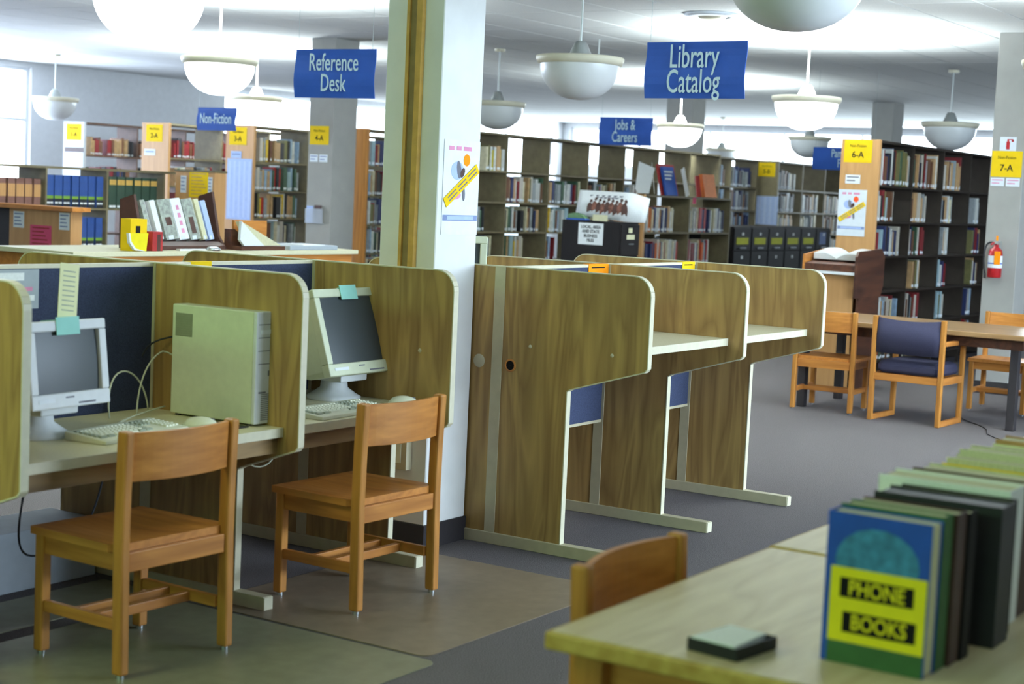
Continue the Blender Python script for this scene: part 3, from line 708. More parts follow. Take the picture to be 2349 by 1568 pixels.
bookcase('bookcase with the yellow 3-A sign and a hanging printed list on its end',11.21,3,.72,10.09,.34,ZS,'shelf_paint','stack_panel')
for r in range(5):
    for b in range(3): fill('3-A bookcase',11.21,b,.72,10.09,ZS[r+1],.24,r,.02,.88,PAL_+['yellow','white','red'],6,(.17,.225))
bookcase('bookcase just right of the grey column with the 4-A sign',11.34,3,.70,8.9,.29,ZS,'shelf_paint','oak_z')
for r in range(6):
    for b in range(3): fill('4-A bookcase',11.34,b,.70,8.9,ZS[r+1],.24,r,.02,.96,PAL_+['white','red','tan'],7,(.17,.225))
bookcase('far bookcase with the yellow 5-B sign and a printed list on its end',17.49,5,.68,7.78,.31,ZS,'shelf_paint','shelf_paint')
for r in range(5):
    for b in range(4):
        if r or b==0: fill('5-B bookcase',17.49,b,.68,7.78,ZS[r+1],.24,r,.04,.8,['cream','grey','white','tan','brown','black'],8,(.17,.225))
bookcase('far bookcase glimpsed between the low display bookcase and the 5-B one',15.9,2,.68,7.95,.29,ZS,'shelf_paint')
for r in range(4):
    for b in range(2): fill('far glimpsed bookcase',15.9,b,.68,7.95,ZS[r+1],.24,r,.04,.85,['navy','grey','black','brown','pale blue'],9,(.17,.235))
# -- low reference shelf with encyclopedias
ZE=[1.68,1.375,1.06,.74,.42,.1]
bookcase('low reference bookcase with blue and green encyclopedias',8.38-.605,4,.605,9.6,.30,ZE,'shelf_paint','shelf_brown')
EC=[]
def enc(n,x0,t,y,z,h,kind,lab):
    x0*=S; t*=S; y*=S; z=Zs(z)+.0008; h*=S
    base=None
    for k in range(n):
        if base is None:
            base=thing('encyclopedia_volume','','book'); d=.26; g=.0045
            bd=('enc_blue','enc_black','enc_lime') if kind=='blue' else (('enc_green','enc_gold','page_white') if kind=='green' else ('enc_brown','enc_black','enc_gold'))
            MB().box(0,.003,0,d,0,h).box(t-.003-g,t-g,0,d,0,h).box(.003,t-g-.003,0,.004,0,h).build('cover',bd[0],base)
            MB().box(.003,t-g-.003,.004,d-.005,.004,h-.005).build('page_block','page_cream',base)
            if kind=='blue':
                MB().box(.0005,t-g-.0005,-.0008,0,.0,.085).build('spine_foot',bd[1],base); MB().box(.0005,t-g-.0005,-.0008,0,.085,.115).build('spine_band',bd[2],base)
                MB().box(.007,t-.009,-.0016,-.0009,.035,.052).build('spine_label','page_white',base)
            elif kind=='green':
                MB().box(.003,t-.005,-.0008,0,h-.085,h-.03).build('spine_band',bd[1],base); MB().box(.005,t-.007,-.0008,0,.008,.03).build('spine_label',bd[2],base)
            else: MB().box(.002,t-.003,-.0008,0,h*.35,h*.8).build('spine_band','raceway_gold' if 0 else 'stack_panel',base)
            o=base
        else: o=copy_tree(base)
        o.location=(x0+k*t,y+.014*(k%2)+.004*((k*7)%3),z); 
        o['group']=lab+' volumes'; o['label']=f"{lab} volume, {ORD[k]} from the left"
enc(14,8.40,.041,9.62,1.3755,.24,'blue','upper shelf blue encyclopedia with lime band')
enc(12,9.02,.044,9.62,1.3755,.245,'green','dark green encyclopedia with gold label')
enc(14,8.40,.041,9.62,1.0605,.24,'blue','lower shelf blue encyclopedia with lime band')
enc(14,7.80,.040,9.62,1.3755,.205,'brown','far left brown reference')
# -- build the books
def bookmesh():
    b=MB(); b.box(0,.1,0,1,0,1,0).box(.9,1,0,1,0,1,0).box(.1,.9,0,.03,0,1,0).box(.1,.9,.03,.97,.02,.975,1).box(.12,.88,-.006,0,.05,.15,2)
    return b.mesh('book',['book_cloth','page_cream','paper_white'])
bmesh_=bookmesh()
BW_=0
for b in books:
    d=(Vector((b['x'],b['y'],b['z']))-Vector((0,0,1.65))); dep=d.dot(fw); px=1174+F*d.dot(r2)/dep; py=784-F*d.dot(u2)/dep
    vis=-20<px<2370
    if b['case']=='6-A bookcase' and px>2262: vis=False
    if b['case']=='long jobs bookcase' and (b['row']>2 and b['bay']>1 or px<1095): vis=False
    if b['case']=='low display bookcase' and b['row']==2: vis=False
    b['s']=(b['h']*b['t']/dep**2) if vis else -1
books.sort(key=lambda b:-b['s'])
grp={}
stuff=MB(); cnames=list(COLS); 
for c in cnames: mat('cloth_'+c.replace(' ','_'),COLS[c],.55,.3,.15,20)
for n,b in enumerate(books):
    if n<298 and b['s']>0:
        o=bpy.data.objects.new('book',bmesh_); col.objects.link(o); o.location=(b['x'],b['y'],b['z']+.0008); o.scale=(b['t'],b['d'],b['h'])
        o.color=lin(tuple(v*1.05 if v<200 else v*.95 for v in COLS[b['c']]))+(1,)
        o['label']=f"{b['c']} book, {ORD[b['i']-1]} from left, {['top','second','third','fourth','fifth','sixth'][b['row']]} shelf, {ORD[b['bay']]} bay of {b['case']}"
        o['category']='book'; o['group']=f"books in the {b['case']}"
    else:
        i=cnames.index(b['c']); x,y,z,t,d,h=b['x'],b['y'],b['z']+.0008,b['t'],b['d'],b['h']
        stuff.box(x,x+t,y,y+d,z,z+h,i); stuff.box(x+t*.1,x+t*.9,y-.001,y,z+h*.06,z+h*.16,len(cnames))
tag(stuff.build('shelved_books',['cloth_'+c.replace(' ','_') for c in cnames]+['paper_white']),'remaining small distant books filling the far shelves','books',None,'stuff')

# ================================================================ LAMPS
LAMP_W=620
def make_lamp(lit):
    o=thing('pendant_lamp','','lamp'); g='lit_glass' if lit else 'lamp_glass'
    prof=[(.300,.0)]+[(.300*math.cos(a)**.9 if a<1.5 else .0005,-.265*math.sin(a)) for a in [pi/2*k/12 for k in range(1,12)]]+[(.0005,-.265)]
    MB().lathe(prof,(0,0,0),40).build('bowl',g,o)
    MB().lathe([(.300,-.006),(.318,.0),(.332,.030),(.332,.052),(.322,.056),(.296,.050),(.296,.0)],(0,0,0),40).build('rim_ring','lamp_rim',o)
    for a in (0,pi/3,2*pi/3): MB().cyl((-.298*math.cos(a),-.298*math.sin(a),.048),(.298*math.cos(a),.298*math.sin(a),.048),.004,6).build('cross_bar','lamp_metal',o)
    MB().lathe([(.088,.052),(.080,.085),(.055,.14),(.038,.172),(.0005,.172)],(0,0,0),24).build('neck_cup','lit_neck' if lit else 'lamp_metal',o)
    MB().cyl((0,0,.17),(0,0,CZ-.02-2.62),.0085,8).build('stem','lamp_metal',o)
    MB().lathe([(.0005,CZ-2.62-.03),(.06,CZ-2.62-.028),(.066,CZ-2.62)],(0,0,0),24).build('canopy','lamp_rim',o)
    if lit: area('lamp_light',(0,0,.058),(0,0,1),.5,0,LAMP_W,(.86,.97,1.0),math.radians(165),o,'DISK')
    return o

protos={}
for lit,x,y,z,lab in (
 (1,6.48,6.64,2.62,'large lit white bowl lamp cut off by the top edge, above the left carrels'),
 (1,10.57,9.96,2.607,'lit white bowl lamp left of the Reference Desk sign'),
 (0,16.1,18.3,2.65,'small unlit bowl lamp at far left near the bright window'),
 (1,15.53,14.0,2.62,'lit bowl lamp behind and below the one left of the Reference Desk sign'),
 (0,10.7,6.43,2.64,'unlit grey bowl lamp left of the Library Catalog sign'),
 (0,16.0,10.7,2.65,'unlit bowl lamp half hidden by the white column'),
 (0,6.35,2.80,2.64,'large unlit bowl lamp cut off by the top edge, right of the Library Catalog sign'),
 (1,14.8,6.35,2.60,'brightly lit bowl lamp right of the Library Catalog sign'),
 (1,20.33,10.56,2.63,'lit bowl lamp below the Library Catalog sign'),
 (0,29.47,14.37,2.64,'tiny unlit bowl lamp above the long bookcase end'),
 (0,23.4,9.95,2.63,'small unlit bowl lamp above the 5-B bookcase'),
 (0,18.9,6.3,2.60,'unlit bowl lamp left of the fire extinguisher column'),
 (1,11.2,2.93,2.64,'lit bowl lamp cut off by the right edge')):
    if lit not in protos: o=protos[lit]=make_lamp(lit)
    else: o=copy_tree(protos[lit])
    o.location=(x,y,2.62 if abs(z-2.62)<.025 else 2.62); o['label']=lab; o['group']='pendant bowl lamps'
dd=thing('ceiling_fixture','small white disc on a short rod under the ceiling, left of the Library Catalog sign','fixture',(15.1,8.85,CZ))
MB().cyl((0,0,-.17),(0,0,0),.008,8).build('rod','lamp_metal',dd); MB().lathe([(.0005,-.19),(.14,-.185),(.15,-.172),(.0005,-.168)],(0,0,0),24).build('disc','frame_white',dd)
vv=thing('ceiling_vent','round white ceiling vent at the top edge','vent',(13.2,6.6,CZ))
MB().lathe([(.24,0),(.25,-.012),(.17,-.03),(.16,-.016),(.0005,-.02)],(0,0,0),28).build('grille_ring','frame_white',vv); MB().lathe([(.13,-.02),(.11,-.04),(.0005,-.045)],(0,0,0),24).build('centre_disc','lamp_rim',vv)

# ================================================================ HANGING SIGNS
def hang_sign(label,x,y,zt,w,h,lines,size,yaw=0,align=0,sp=.85):
    o=thing('hanging_sign',label,'sign',(x,y,zt),math.radians(yaw))
    m=MB(); n=8; rings=[]
    for i in range(n+1):
        z=-h*i/n; b=.012*math.sin(2*pi*i/n+.8)
        rings.append([(b,-w/2,z),(b+.006,-w/2,z),(b+.006,w/2,z),(b,w/2,z)])
    m.loft(rings).build('panel','sign_blue',o)
    for k,t in enumerate(lines):
        z=-h*(.5+(k-(len(lines)-1)/2)*sp)
        text('lettering',t,size*1.08,'sign_text','-x',(-.0145,align,z),o,.60,bold=.0012)
    for sy in (-1,1):
        yy=sy*(w/2-.03); MB().cyl((.003,yy,0),(.003,yy,CZ-zt),.0016,5).build('wire','wire',o)
    return o
hang_sign('hanging blue sign reading Library Catalog',9.9,5.06,2.696,.765,.375,['Library','Catalog'],.205,-3,0,.44)
hang_sign('hanging blue sign reading Reference Desk',9.9,8.14,2.672,.75,.372,['Reference','Desk'],.175,4,0,.42)
hang_sign('hanging blue sign reading Jobs & Careers',17.5,9.83,2.60,.72,.335,['Jobs &','Careers'],.165,2,0,.44)
hang_sign('small hanging blue sign reading Non-Fiction',14.0,13.22,2.447,.60,.26,['Non-Fiction'],.155,0,0,.4)
hang_sign('hanging blue sign reading Pamphlet Files, half hidden by the 6-A bookcase end',18.85,7.56,2.355,.80,.27,['Pamphlet','Files'],.13,0,0,.44)

# ================================================================ YELLOW RANGE SIGNS, SHEETS, POSTERS (letter and tabloid paper)
def range_sign(code,x,y,zt,where,w=.28,h=.212):
    o=thing('range_sign',f'yellow paper sign {code} on {where}','sign',(x,y,zt-h/2))
    sheet(MB(),'-x',(-.0008,0,0),w,h).build('sheet','paper_yellow',o)
    text('lettering','Non-Fiction',.038,'ink','-x',(-.0022,0,h*.24),o,.9); text('lettering',code,.085,'ink','-x',(-.0022,0,-h*.16),o,.95,bold=.0012)
range_sign('1-A',11.22*S-.041,16.67,2.268,'the palest bookcase end at far left')
range_sign('2-A',11.09*S-.041,15.03,2.275,'the second bookcase end from the left')
range_sign('3-A',11.21*S-.041,13.78,2.27,'the bookcase end with the long printed list')
range_sign('4-A',14.578,12.17,2.29,'the left grey column')
range_sign('5-B',17.49*S-.041,10.62,2.268,'the far bookcase end right of the low display bookcase')
range_sign('6-A',11.27*S-.041,5.90,2.288,'the big tan bookcase end')
range_sign('7-A',14.998,4.452,2.218,'the grey column above the fire extinguisher',.278,.235)
def paper(name,label,cat,face,x,y,z,w,h,m='paper_white',lines=0,lm='print_grey',vert=False,t=.0012,two=False,spin=0):
    o=thing(name,label,cat,(x,y,z)); e=(-.0006 if face=='-x' else 0,-.0006 if face=='-y' else 0,.0006 if face[0]=='+' else 0)
    sheet(MB(),face,e,w,h,0,t,spin).build('sheet',m,o)
    B=basis(face,e,spin)
    for k in range(lines):
        q=MB()
        if vert: q.box(-w/2+w*(k+.35)/lines,-w/2+w*(k+.75)/lines,-h*.46,h*.46,t+.0002,t+.0008)
        else: q.box(-w*.4,w*(.4-.08*((k*3)%4)),h*.5-h*(k+.85)/(lines+.6),h*.5-h*(k+.5)/(lines+.6),t+.0002,t+.0008)
        q.xf(B).build('print_line',lm,o)
    return o
XE3=11.21*S-.042; XE5=17.49*S-.042; XE6=11.27*S-.042
paper('printed_list','long pale blue printed list hanging on the 3-A bookcase end','paper','-x',XE3,13.74,1.525,.40,.735,'paper_blue',5,'list_print',True)
paper('paper_label','small card above the long printed list','paper','-x',XE3-.001,13.80,1.94,.17,.085,'paper_blue',1)
paper('printed_list','pale grey printed list on the 5-B bookcase end','paper','-x',XE5,10.62,1.535,.44,.44,'paper_blue',5,'list_print',True)
paper('paper_label','small white card on the 2-A bookcase end','paper','-x',11.09*S-.042,15.10,1.93,.19,.075,'paper_white',1)
paper('paper_strip','dark strip across the 1-A bookcase end','label','-x',11.22*S-.042,16.66,1.93,.36,.06,'rack_brown',0)
paper('notice_paper','large white notice below the strip on the 1-A bookcase end','paper','-x',11.22*S-.042,16.66,1.75,.34,.22,'paper_white',0)
paper('paper_label','clear label holder on the 6-A bookcase end','label','-x',XE6,5.935,1.915,.15,.085,'page_white',2,'ink_grey')
paper('paper_label','left of two small papers on the 4-A column','paper','-x',14.578,12.24,1.925,.12,.085,'paper_white',2)
paper('paper_label','right of two small papers on the 4-A column','paper','-x',14.578,12.10,1.925,.12,.085,'paper_white',2)
paper('paper_label','left of two white papers under the 7-A sign','paper','-x',14.998,4.525,1.937,.125,.075,'paper_white',2,'ink_pink')
paper('paper_label','right of two white papers under the 7-A sign','paper','-x',14.998,4.385,1.937,.125,.075,'paper_white',2,'ink_pink')
ah=thing('brochure_holder','clear holder with a small photo card on the 4-A column','holder',(14.58,12.19,1.29))
MB().box(-.03,0,-.13,.13,-.11,-.105).box(-.032,-.03,-.13,.13,-.105,.06).build('holder','clear_film',ah); MB().box(-.02,-.016,-.10,.0,-.1,.10).build('card','rack_brown',ah); MB().box(-.014,-.010,-.09,-.03,-.1,.02).build('card','page_white',ah); MB().box(-.02,-.016,.02,.12,-.1,.09).build('card','paper_blue',ah)
fs=thing('extinguisher_sign','white sign with a red fire extinguisher symbol above the 7-A sign','sign',(14.999,4.452,2.283))
sheet(MB(),'-x',(-.0006,0,0),.15,.125).build('sheet','paper_white',fs)
MB().box(-.003,-.002,-.016,.016,-.05,.02).box(-.003,-.002,-.008,.008,.02,.034).box(-.003,-.002,-.045,.008,.034,.042).box(-.003,-.002,-.05,-.03,.018,.036).build('symbol','red_paint',fs)
def poster(label,face,x,y,z,w,h):
    o=thing('poster',label,'poster',(x,y,z)); e=Vector(FACES[face][2])*.0008
    sheet(MB(),face,e,w,h).build('sheet','paper_white',o)
    L1=lambda u,v,q=.0018:basis(face,e)@Matrix.Translation(((u-.5)*w,(.5-v)*h,q))
    for k,(u,ww) in enumerate(((.20,.14),(.40,.13),(.64,.22))): MB().box(-w*ww/2,w*ww/2,-h*.022,h*.022,0,.0006).xf(L1(u,.085)).build('title_block','ink_pink',o)
    m=MB(); oval(m,'+z',(0,0,0),.052,.056,t=.0006); m.xf(L1(.63,.205)).build('orange_disc','sticker_orange' if face=='-x' else 'paper_orange',o)
    m=MB(); oval(m,'+z',(-.012,.004,0),.10,.085,0,.0006,12); m.xf(L1(.42,.33,.0016)).build('picture_patch','phone_cyan' if 0 else 'paper_blue',o)
    m=MB(); oval(m,'+z',(0,0,0),.034,.085,0,.0006,9,.2); m.xf(L1(.42,.31,.0025)).build('picture_patch','ink_grey',o)
    m=MB(); oval(m,'+z',(0,0,0),.03,.05,0,.0006,9,-.5); m.xf(L1(.52,.34,.0032)).build('picture_patch','rack_brown',o)
    m=MB(); oval(m,'+z',(0,0,0),.022,.07,0,.0006,9,.1); m.xf(L1(.57,.56,.0025)).build('picture_patch','ink_grey',o)
    m=MB(); oval(m,'+z',(0,0,0),.07,.03,0,.0006,9,.2); m.xf(L1(.38,.59,.0025)).build('picture_patch','ink_pink',o)
    B=L1(.5,.475,.0040)@Matrix.Rotation(math.radians(33),4,'Z')
    MB().box(-w*.53,w*.53,-.024,.024,0,.0006).xf(B).build('yellow_banner','paper_yellow',o)
    for v in(-.009,.009):
        for a in (-.12,-.03,.06): MB().box(a,a+.075,v-.003,v+.003,.0008,.0014).xf(B).build('banner_line','ink_grey',o)
    MB().box(-w*.48,w*.48,-h*.031,h*.031,0,.0006).xf(L1(.5,.82)).build('foot_band','print_grey',o); MB().box(-w*.37,w*.37,-h*.02,h*.02,.0008,.0014).xf(L1(.5,.82)).build('foot_label','paper_blue',o)
poster('white poster with orange disc and yellow banner on the white column','-y',6.20,4.329,1.655,.285,.43)
poster('white poster with orange disc and yellow banner on the 6-A bookcase end','-x',XE6,5.925,1.593,.285,.445)

# ---------------------------------------------------------------- fire extinguisher
fe=thing('fire_extinguisher','red fire extinguisher with orange tag hanging on the grey column','fire extinguisher',(14.92,4.47,1.07))
MB().lathe([(.0005,0),(.055,0),(.062,.01),(.062,.22),(.055,.25),(.030,.272),(.022,.28),(.022,.30),(.0005,.30)],(0,0,0),24).build('cylinder','red_paint',fe)
MB().lathe([(.0632,.09),(.0632,.20)],(0,0,0),24).build('label_band','paper_white',fe); MB().lathe([(.0640,.125),(.0640,.135)],(0,0,0),24).build('label_line','sign_blue',fe)
MB().box(-.014,.014,-.014,.014,.30,.325).build('valve','lamp_metal',fe); MB().box(-.05,.02,-.008,.008,.325,.333).xf(Matrix.Rotation(-.3,4,'Y')).build('lever','red_paint',fe); MB().box(-.055,.0,-.008,.008,.300,.308).build('handle','black_plastic',fe)
MB().tube(bez((0,.012,.31),(0,.12,.36),(-.01,.11,.2),(-.01,.085,.03)),.009,8).cyl((-.01,.085,.035),(-.012,.083,-.01),.012,10).build('hose','black_plastic',fe)
MB().box(-.068,-.0665,-.066,-.010,.12,.24).build('inspection_tag','paper_orange',fe); MB().box(.061,.078,-.025,.025,.10,.33).build('wall_bracket','lamp_metal',fe)
MB().box(-.02,-.018,-.02,.0,.335,.38).build('tag_tie','paper_orange',fe)

# ================================================================ FILE CABINETS
fc=thing('file_cabinet','black file cabinet with a LOCAL AREA AND STATE BUSINESS FILES sign on its side','cabinet',(15.075,8.70,0))
MB().box(-.20,.20,-.34,.36,.02,1.382).build('body','cab_black',fc,bevel=.004); MB().box(-.19,.19,-.33,.35,0,.02).build('plinth','base_black',fc)
for k in range(4):
    d=MB().box(-.19,.19,-.36,-.34,.05+k*.33,.05+k*.33+.318).build('drawer','cab_black',fc,bevel=.003)
    z=.05+k*.33
    MB().box(-.05,.05,-.375,-.36,z+.11,z+.125).build('handle','chrome',d); MB().box(-.085,.085,-.3625,-.36,z+.165,z+.215).box(-.05,.03,-.3625,-.36,z+.235,z+.285).build('label_card','page_cream',d)
paper('notice_card','rounded white card reading LOCAL AREA AND STATE BUSINESS FILES on the black cabinet','sign','-x',14.873,8.705,1.245,.30,.225,'page_white',0)
for k,t in enumerate(('LOCAL, AREA','AND STATE','BUSINESS','FILES')): 
    tt=text('lettering',t,.046,'ink','-x',(-.0028,0,.072-k*.047),[o for o in bpy.data.objects if o.name.startswith('notice_card')][-1],.85,bold=.0008)
ps=thing('curled_poster','white curled poster with a crowd picture standing on the black file cabinet','poster',(15.05,8.60,1.3835))
rings=[]; n=16
for i in range(n+1):
    t=i/n; y=.40-.86*t; x=.06*math.cos(t*pi)-.02+(.10*max(0,t-.75)/.25)
    z0=.045-.05*t if t<.8 else .005+.0*t; z0=max(.001,z0); z1=.315-.01*t-.05*max(0,t-.8)/.2
    rings.append([(x-.06*1,y,z0),(x-.058,y,z0),(x+.022,y,z1),(x+.020,y,z1)])
MB().loft(rings,smooth=True).build('sheet','page_white',ps)
def onp(t,v,d=-.004):
    y=.40-.86*t; x=.06*math.cos(t*pi)-.02+(.10*max(0,t-.75)/.25); return (x-.06+v*.08+d,y,.02+v*.28)
for k in range(9):
    t=.20+k*.068; c=onp(t,.30+.03*((k*5)%3)); 
    m=MB(); oval(m,'-x',(0,0,0),.078,.17+.02*((k*3)%3),0,.002,12); m.xf(Matrix.Translation(c)).build('figure_patch','skin_print' if k%2 else 'rack_brown',ps)
    m=MB(); oval(m,'-x',(0,0,0),.036,.045,0,.002,10); c=onp(t,.64+.04*((k*5)%3)); m.xf(Matrix.Translation(c)).build('figure_patch','rack_brown',ps)
for k,(v,a,b) in enumerate(((.86,.16,.72),(.79,.26,.62))):
    for j in range(6):
        t0=a+(b-a)*j/6; c=onp(t0+.04,v,-.003); MB().cb(c,(.002,.055,.016)).build('title_line','ink_grey',ps)
tag(MB().box(-.0,.003,-.09,.09,0,.065).build('white_card','page_cream',loc=(14.905,8.62,1.3835)),'small cream card standing before the curled poster','card')
gs=thing('green_tray','small green and blue tray on the black file cabinet, left of the curled poster','tray',(14.925,8.90,1.3835))
MB().box(-.045,.045,-.12,.12,0,.016).build('base','sign_blue',gs,bevel=.003); MB().prism([(-.11,.016),(.11,.016),(.10,.06),(.02,.075),(-.08,.05)],'x',-.04,.04).build('lid','folder_green',gs,bevel=.004)
for k in range(6):
    x=20.0+k*.56; lastc=k==5
    o=thing('file_cabinet',('first','second','third','fourth','fifth','sixth')[k]+' from left of the black pamphlet file cabinets'+(', no lime label' if lastc else ' with lime labels'),'cabinet',(x+.275,9.84,0),0,'black pamphlet file cabinets')
    MB().box(-.272,.272,-.33,.34,.02,1.318).build('body','cab_black',o,bevel=.004); MB().box(-.26,.26,-.32,.33,0,.02).build('plinth','base_black',o)
    for j in range(4):
        z=.05+j*.315; d=MB().box(-.262,.262,-.345,-.33,z,z+.303).build('drawer','cab_black',o,bevel=.003)
        if not lastc and j==3: MB().box(-.19,.18,-.348,-.345,z+.085,z+.175).build('label_card','label_lime',d)
        MB().box(-.03,.03,-.349,-.345,z+.205,z+.245).build('label_holder','page_white',d); MB().box(-.10,.10,-.36,-.345,z+.03,z+.045).build('handle','chrome',d)
        if lastc and j==3: MB().box(-.15,.08,-.348,-.345,z+.08,z+.26).build('label_card','print_grey',d)
# ================================================================ DISPLAY ON THE LOW BOOKCASE
ZD=Zs(1.675)+.006; YD=9.52
def leaning(name,label,cat,x,w,h,m,t=.02,lean=12,yawd=0,y=YD,front=None):
    o=thing(name,label,cat,(x,y,ZD),math.radians(yawd)); Rm=Matrix.Rotation(math.radians(-lean),4,'X')
    MB().box(-w/2,w/2,0,t,0,h).xf(Rm).build('cover',m,o)
    if t>.01: MB().box(-w/2+.003,w/2-.001,.003,t-.003,.003,h+.0005).xf(Rm).build('page_block','page_cream',o)
    return o,Rm
o,Rm=leaning('display_book','blue display book with white title on the low bookcase','book',18.22,.30,.36,'sign_blue',.03,14)
for k in range(3): MB().box(-.12,.10-.03*k,-.002,-.0005,.285-k*.045,.31-k*.045).xf(Rm).build('title_line','paper_white',o)
leaning('display_book','red book behind the blue display book','book',18.27,.42,.39,'soft_red',.03,14,0,YD+.05)
leaning('display_book','upright orange and red book at the right of the low bookcase','book',19.30,.34,.30,'book_orange',.05,12)
leaning('display_book','dull red book beside the orange one','book',19.0,.22,.27,'soft_red',.05,8,30)
for lab,x,yw,lean in (('white folded leaflet at the left end of the low display bookcase',17.42,-35,8),('second wing of the white folded leaflet on the low bookcase',17.72,30,8)):
    o=thing('leaflet',lab,'leaflet',(x,YD-.02,ZD),math.radians(yw)); Rm=Matrix.Rotation(math.radians(-lean),4,'X')@Matrix.Rotation(math.radians(8),4,'Y')
    MB().prism([(-.11,.0+.04),(-.06,.0),(.08,.02),(.12,.34),(-.10,.38)],'y',0,.003).xf(Rm).build('sheet','page_white',o)
o=thing('leaflet','narrow white leaflet leaning right of the blue display book','leaflet',(18.60,YD-.02,ZD),math.radians(10)); Rm=Matrix.Rotation(math.radians(-10),4,'X')@Matrix.Rotation(math.radians(-14),4,'Y')
MB().box(-.08,.08,0,.003,0,.36).xf(Rm).build('sheet','page_white',o)
paper('paper_tag','small pink tag hanging at the middle of the low bookcase top','label','-y',18.55,9.378,1.635,.09,.075,'paper_pink',0)

# ================================================================ DICTIONARY STAND WITH OPEN BOOK
ls=thing('dictionary_stand','dark wooden dictionary stand with an open book before the 6-A bookcase','stand',(14.42,5.72,0))
# sloping top: low towards -x
MB().prism([(-.30,1.05),(.30,1.05),(.30,1.21),(-.30,1.125)],'y',-.235,.255).build('case','dark_walnut',ls,bevel=.004)
MB().prism([(-.33,.83),(.30,.83),(.36,.93),(.36,1.20),(.28,1.275),(-.29,1.25),(-.33,1.2)],'y',-.262,-.238).build('side_panel','dark_walnut',ls,bevel=.003)
MB().prism([(-.30,.83),(.30,.83),(.30,1.26),(-.30,1.20)],'y',.256,.28).build('side_panel','oak_x',ls,bevel=.003)
MB().box(-.32,-.30,-.235,.255,1.035,1.06).build('name_strip','page_white',ls)
MB().box(.26,.30,-.235,.255,.0,1.05).build('back_panel','stack_panel',ls)
MB().box(-.24,-.22,-.20,.22,.0,1.05).build('front_panel','stack_panel',ls)
for y in (-.25,.268): 
    MB().box(-.25,.27,y-.011,y+.011,0,.83).build('leg_panel','dark_walnut',ls)
ob=thing('open_book','large open book lying on the dictionary stand','book',(14.42,5.73,1.185)); m=MB(); rings=[]
slope=Matrix.Rotation(-math.atan2(.085,.6),4,'Y')
for side in (-1,1):
    rings=[]
    for i in range(9):
        t=i/8; y=side*(.004+.215*t); h=.012+.055*math.sin(min(1,t*1.6)*pi/2)*(1-.25*t)
        rings.append([(-.16,y,0),(.17,y,0),(.17,y,h),(-.16,y,h)])
    MB().loft(rings,smooth=False).xf(slope).build('page_half','page_white',ob)
MB().box(-.17,.18,-.228,.228,-.005,-.0005).xf(slope).build('cover','rack_brown',ob)

# ================================================================ REFERENCE DESK AREA
rd=thing('reference_desk','orange-brown reference counter behind the seated carrels','desk',(9.3,9.05,0))
MB().box(-1.52,1.6,-.42,.42,1.065,1.10).build('countertop','worktop',rd,bevel=.004); MB().box(-1.48,1.56,-.38,.38,.08,1.065).build('front_panel','oak_x',rd); MB().box(-1.44,1.5,-.34,.34,0,.08).build('plinth','base_black',rd)
ZC=1.1005
rk=thing('magazine_rack','dark sloping magazine rack on the reference counter','rack',(9.06,8.90,ZC))
MB().prism([(-.10,0),(.20,0),(.20,.36),(.06,.40),(-.02,.10)],'x',-.42,-.395).build('end_panel','rack_brown',rk); MB().prism([(-.10,0),(.20,0),(.20,.40),(.06,.44),(-.02,.10)],'x',.40,.425).build('end_panel','rack_brown',rk)
MB().prism([(-.10,.0),(.18,.0),(.18,.03),(-.03,.06),(-.10,.03)],'x',-.395,.40).build('ledge','rack_brown',rk); MB().box(-.395,.40,.18,.20,.03,.34).build('back_board','rack_brown',rk)
Rm=Matrix.Rotation(math.radians(-16),4,'X')@Matrix.Rotation(math.radians(-6),4,'Y')
for k,(x,w,h,m_,lab) in enumerate(((-.30,.045,.30,'mag_grey','leftmost grey magazine leaning in the dark rack'),(-.20,.05,.30,'page_white','white magazine box second from the left in the rack'),(-.08,.13,.31,'mag_grey','grey magazine with a dark square cover in the rack'),(.045,.10,.32,'page_white','white magazine with pink lettering in the rack'),(.165,.11,.32,'mag_grey','grey magazine with a dark figure picture in the rack'),(.27,.045,.32,'page_cream','narrow cream magazine in the rack'),(.34,.05,.31,'paper_blue','blue-white magazine at the right end of the rack'))):
    o=thing('magazine',lab,'magazine',(9.06+x,8.885,ZC+.075)); 
    MB().box(-w/2,w/2,0,.045,0,h).xf(Rm).build('cover',m_,o); MB().box(w/2,w/2+.006,.003,.042,.003,h-.003).xf(Rm).build('page_edge','page_white',o)
    if k in (2,4): MB().box(-w*.2,w*.25,-.002,-.0005,h*.35 if k==2 else h*.15,h*.55).xf(Rm).build('picture_patch','rack_brown',o)
    if k==3: 
        for j in range(4): MB().box(-w*.1,w*.2,-.002,-.0005,.05+j*.06,.085+j*.06).xf(Rm).build('print_line','ink_pink',o)
    MB().box(-w*.3,w*.1,-.002,-.0005,.0,.03).xf(Rm).build('call_label','paper_white',o)
tag(MB().box(-.14,.02,-.05,.05,0,.23).box(-.09,-.045,-.0515,-.05,.12,.18,1).build('yellow_file',['paper_yellow','ink'],loc=(8.50,8.74,ZC),bevel=.002),'yellow magazine file on the reference counter','file')
o=thing('yellow_file','yellow file with a curved white edge before the other one','file',(8.42,8.665,ZC)); MB().prism([(.06,0),(.08,.13),(-.10,.13),(-.085,.07),(-.04,.02)],'y',-.012,.012).build('body','phone_yellow',o); MB().prism([(.06,0),(-.04,.02),(-.085,.07),(-.10,.13),(-.112,.13),(-.10,.06),(-.05,.008),(.06,-.0)],'y',-.013,.013).build('white_edge','page_white',o)
tag(MB().box(-.05,.05,-.05,.05,0,.14).box(-.006,.028,-.0515,-.05,.0,.12,1).build('red_file',['soft_red','rack_brown'],loc=(8.61,8.72,ZC),bevel=.012),'small red file beside the yellow one on the counter','file')
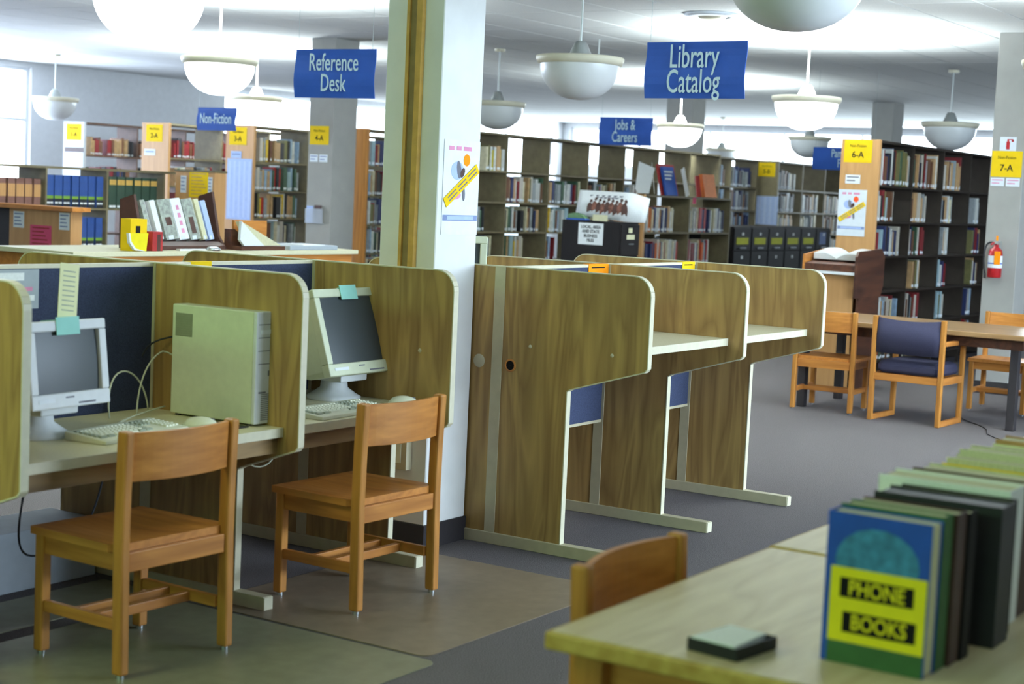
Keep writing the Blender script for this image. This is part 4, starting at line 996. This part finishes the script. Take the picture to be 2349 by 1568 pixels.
tag(MB().prism([(-.28,-.09),(.20,-.13),(.32,.02),(.05,.10),(-.14,.08)],'z',0,.006).build('loose_papers','page_white',loc=(8.75,8.76,ZC)) if False else MB().box(-.22,.22,-.045,.045,0,.007).build('loose_papers','page_white',loc=(8.62,8.61+.085-.03,ZC)) if False else MB().box(-.15,.15,-.02,.02,0,.012).build('loose_papers','page_white',loc=(9.0,8.70,ZC)),'white papers lying on the counter below the rack','paper')
ds=thing('book_easel','dark easel with open atlas pages on the reference counter','stand',(9.74,8.80,ZC))
MB().box(-.12,.26,.06,.085,0,.225).build('back_board','oak_x',ds); MB().box(-.24,.27,-.13,.085,0,.03).build('base','dark_walnut',ds)
MB().prism([(-.24,.03),(.0,.03),(-.20,.16),(-.24,.16)],'y',-.02,.05).build('slope_block','dark_walnut',ds)
o=thing('atlas','open white atlas sloping on the dark easel','book',(9.74,8.80,ZC+.031))
MB().prism([(-.24,.195),(-.25,.05),(-.20,.004),(.03,.004),(-.10,.09)],'y',-.125,-.100).build('page_half','page_white',o); MB().prism([(-.21,.19),(-.16,.17),(.26,.004),(.04,.004),(-.14,.09)],'y',-.098,-.03).build('page_half','page_cream',o)
tag(MB().lathe([(.0005,0),(.05,0),(.06,.012),(.04,.03),(.0005,.034)],(0,0,0),20).build('desk_bell','chrome',loc=(9.18,8.66,ZC)),'small shiny round bell on the reference counter','bell')
pm=thing('printer','grey-blue desk printer with a sheet of white paper on top, left of the white column','printer',(10.36,8.86,ZC)); MB().box(-.30,.30,-.20,.20,0,.035).build('body','carton_grey',pm,bevel=.006); MB().box(-.10,.17,-.17,.06,.035,.039).build('paper_sheet','page_white',pm)
# index counter with tan end, pink notice
ic=thing('index_counter','tan panelled index counter with a pink notice, far left','counter',(10.42,12.0,0))
MB().box(-.20,.02,-.64,.83,1.285,1.325).build('countertop','oak_y',ic,bevel=.005); MB().box(-.165,-.03,-.58,.24,0,1.285).build('cabinet_body','stack_panel',ic); MB().box(-.10,-.03,.24,.80,0,1.285).build('shade_fill','base_black',ic)  # black slab at the left paints the shade of an open space
paper('label_sheet','white label pair at the left of the tan index counter end','paper','-x',10.254,12.11,1.185,.145,.15,'paper_white',4)
paper('label_sheet','white label pair at the right of the tan index counter end','paper','-x',10.254,11.50,1.195,.135,.155,'paper_white',4)
paper('pink_notice','pink notice on the tan end of the index counter','paper','-x',10.254,11.81,1.045,.285,.20,'paper_pink',5,'soft_red')
te=thing('low_cabinet','low tan cabinet end with a yellow notice beside the encyclopedia shelf','cabinet',(13.24,12.29,0))
MB().box(-.50,-.33,-.26,.30,0,1.70).build('body','stack_panel',te,bevel=.003); MB().box(-.51,-.32,-.27,.31,1.70,1.72).build('top_board','shelf_paint',te)
paper('yellow_notice','yellow printed notice on the low tan cabinet end','paper','-x',12.737,12.25,1.571,.27,.27,'paper_yellow',7,'raceway_gold')
paper('label_sheet','white label strip left of the yellow notice','paper','-x',12.737,12.47,1.567,.085,.18,'paper_white',4)
paper('label_sheet','white label strip right of the yellow notice','paper','-x',12.737,12.085,1.567,.06,.17,'paper_white',4)
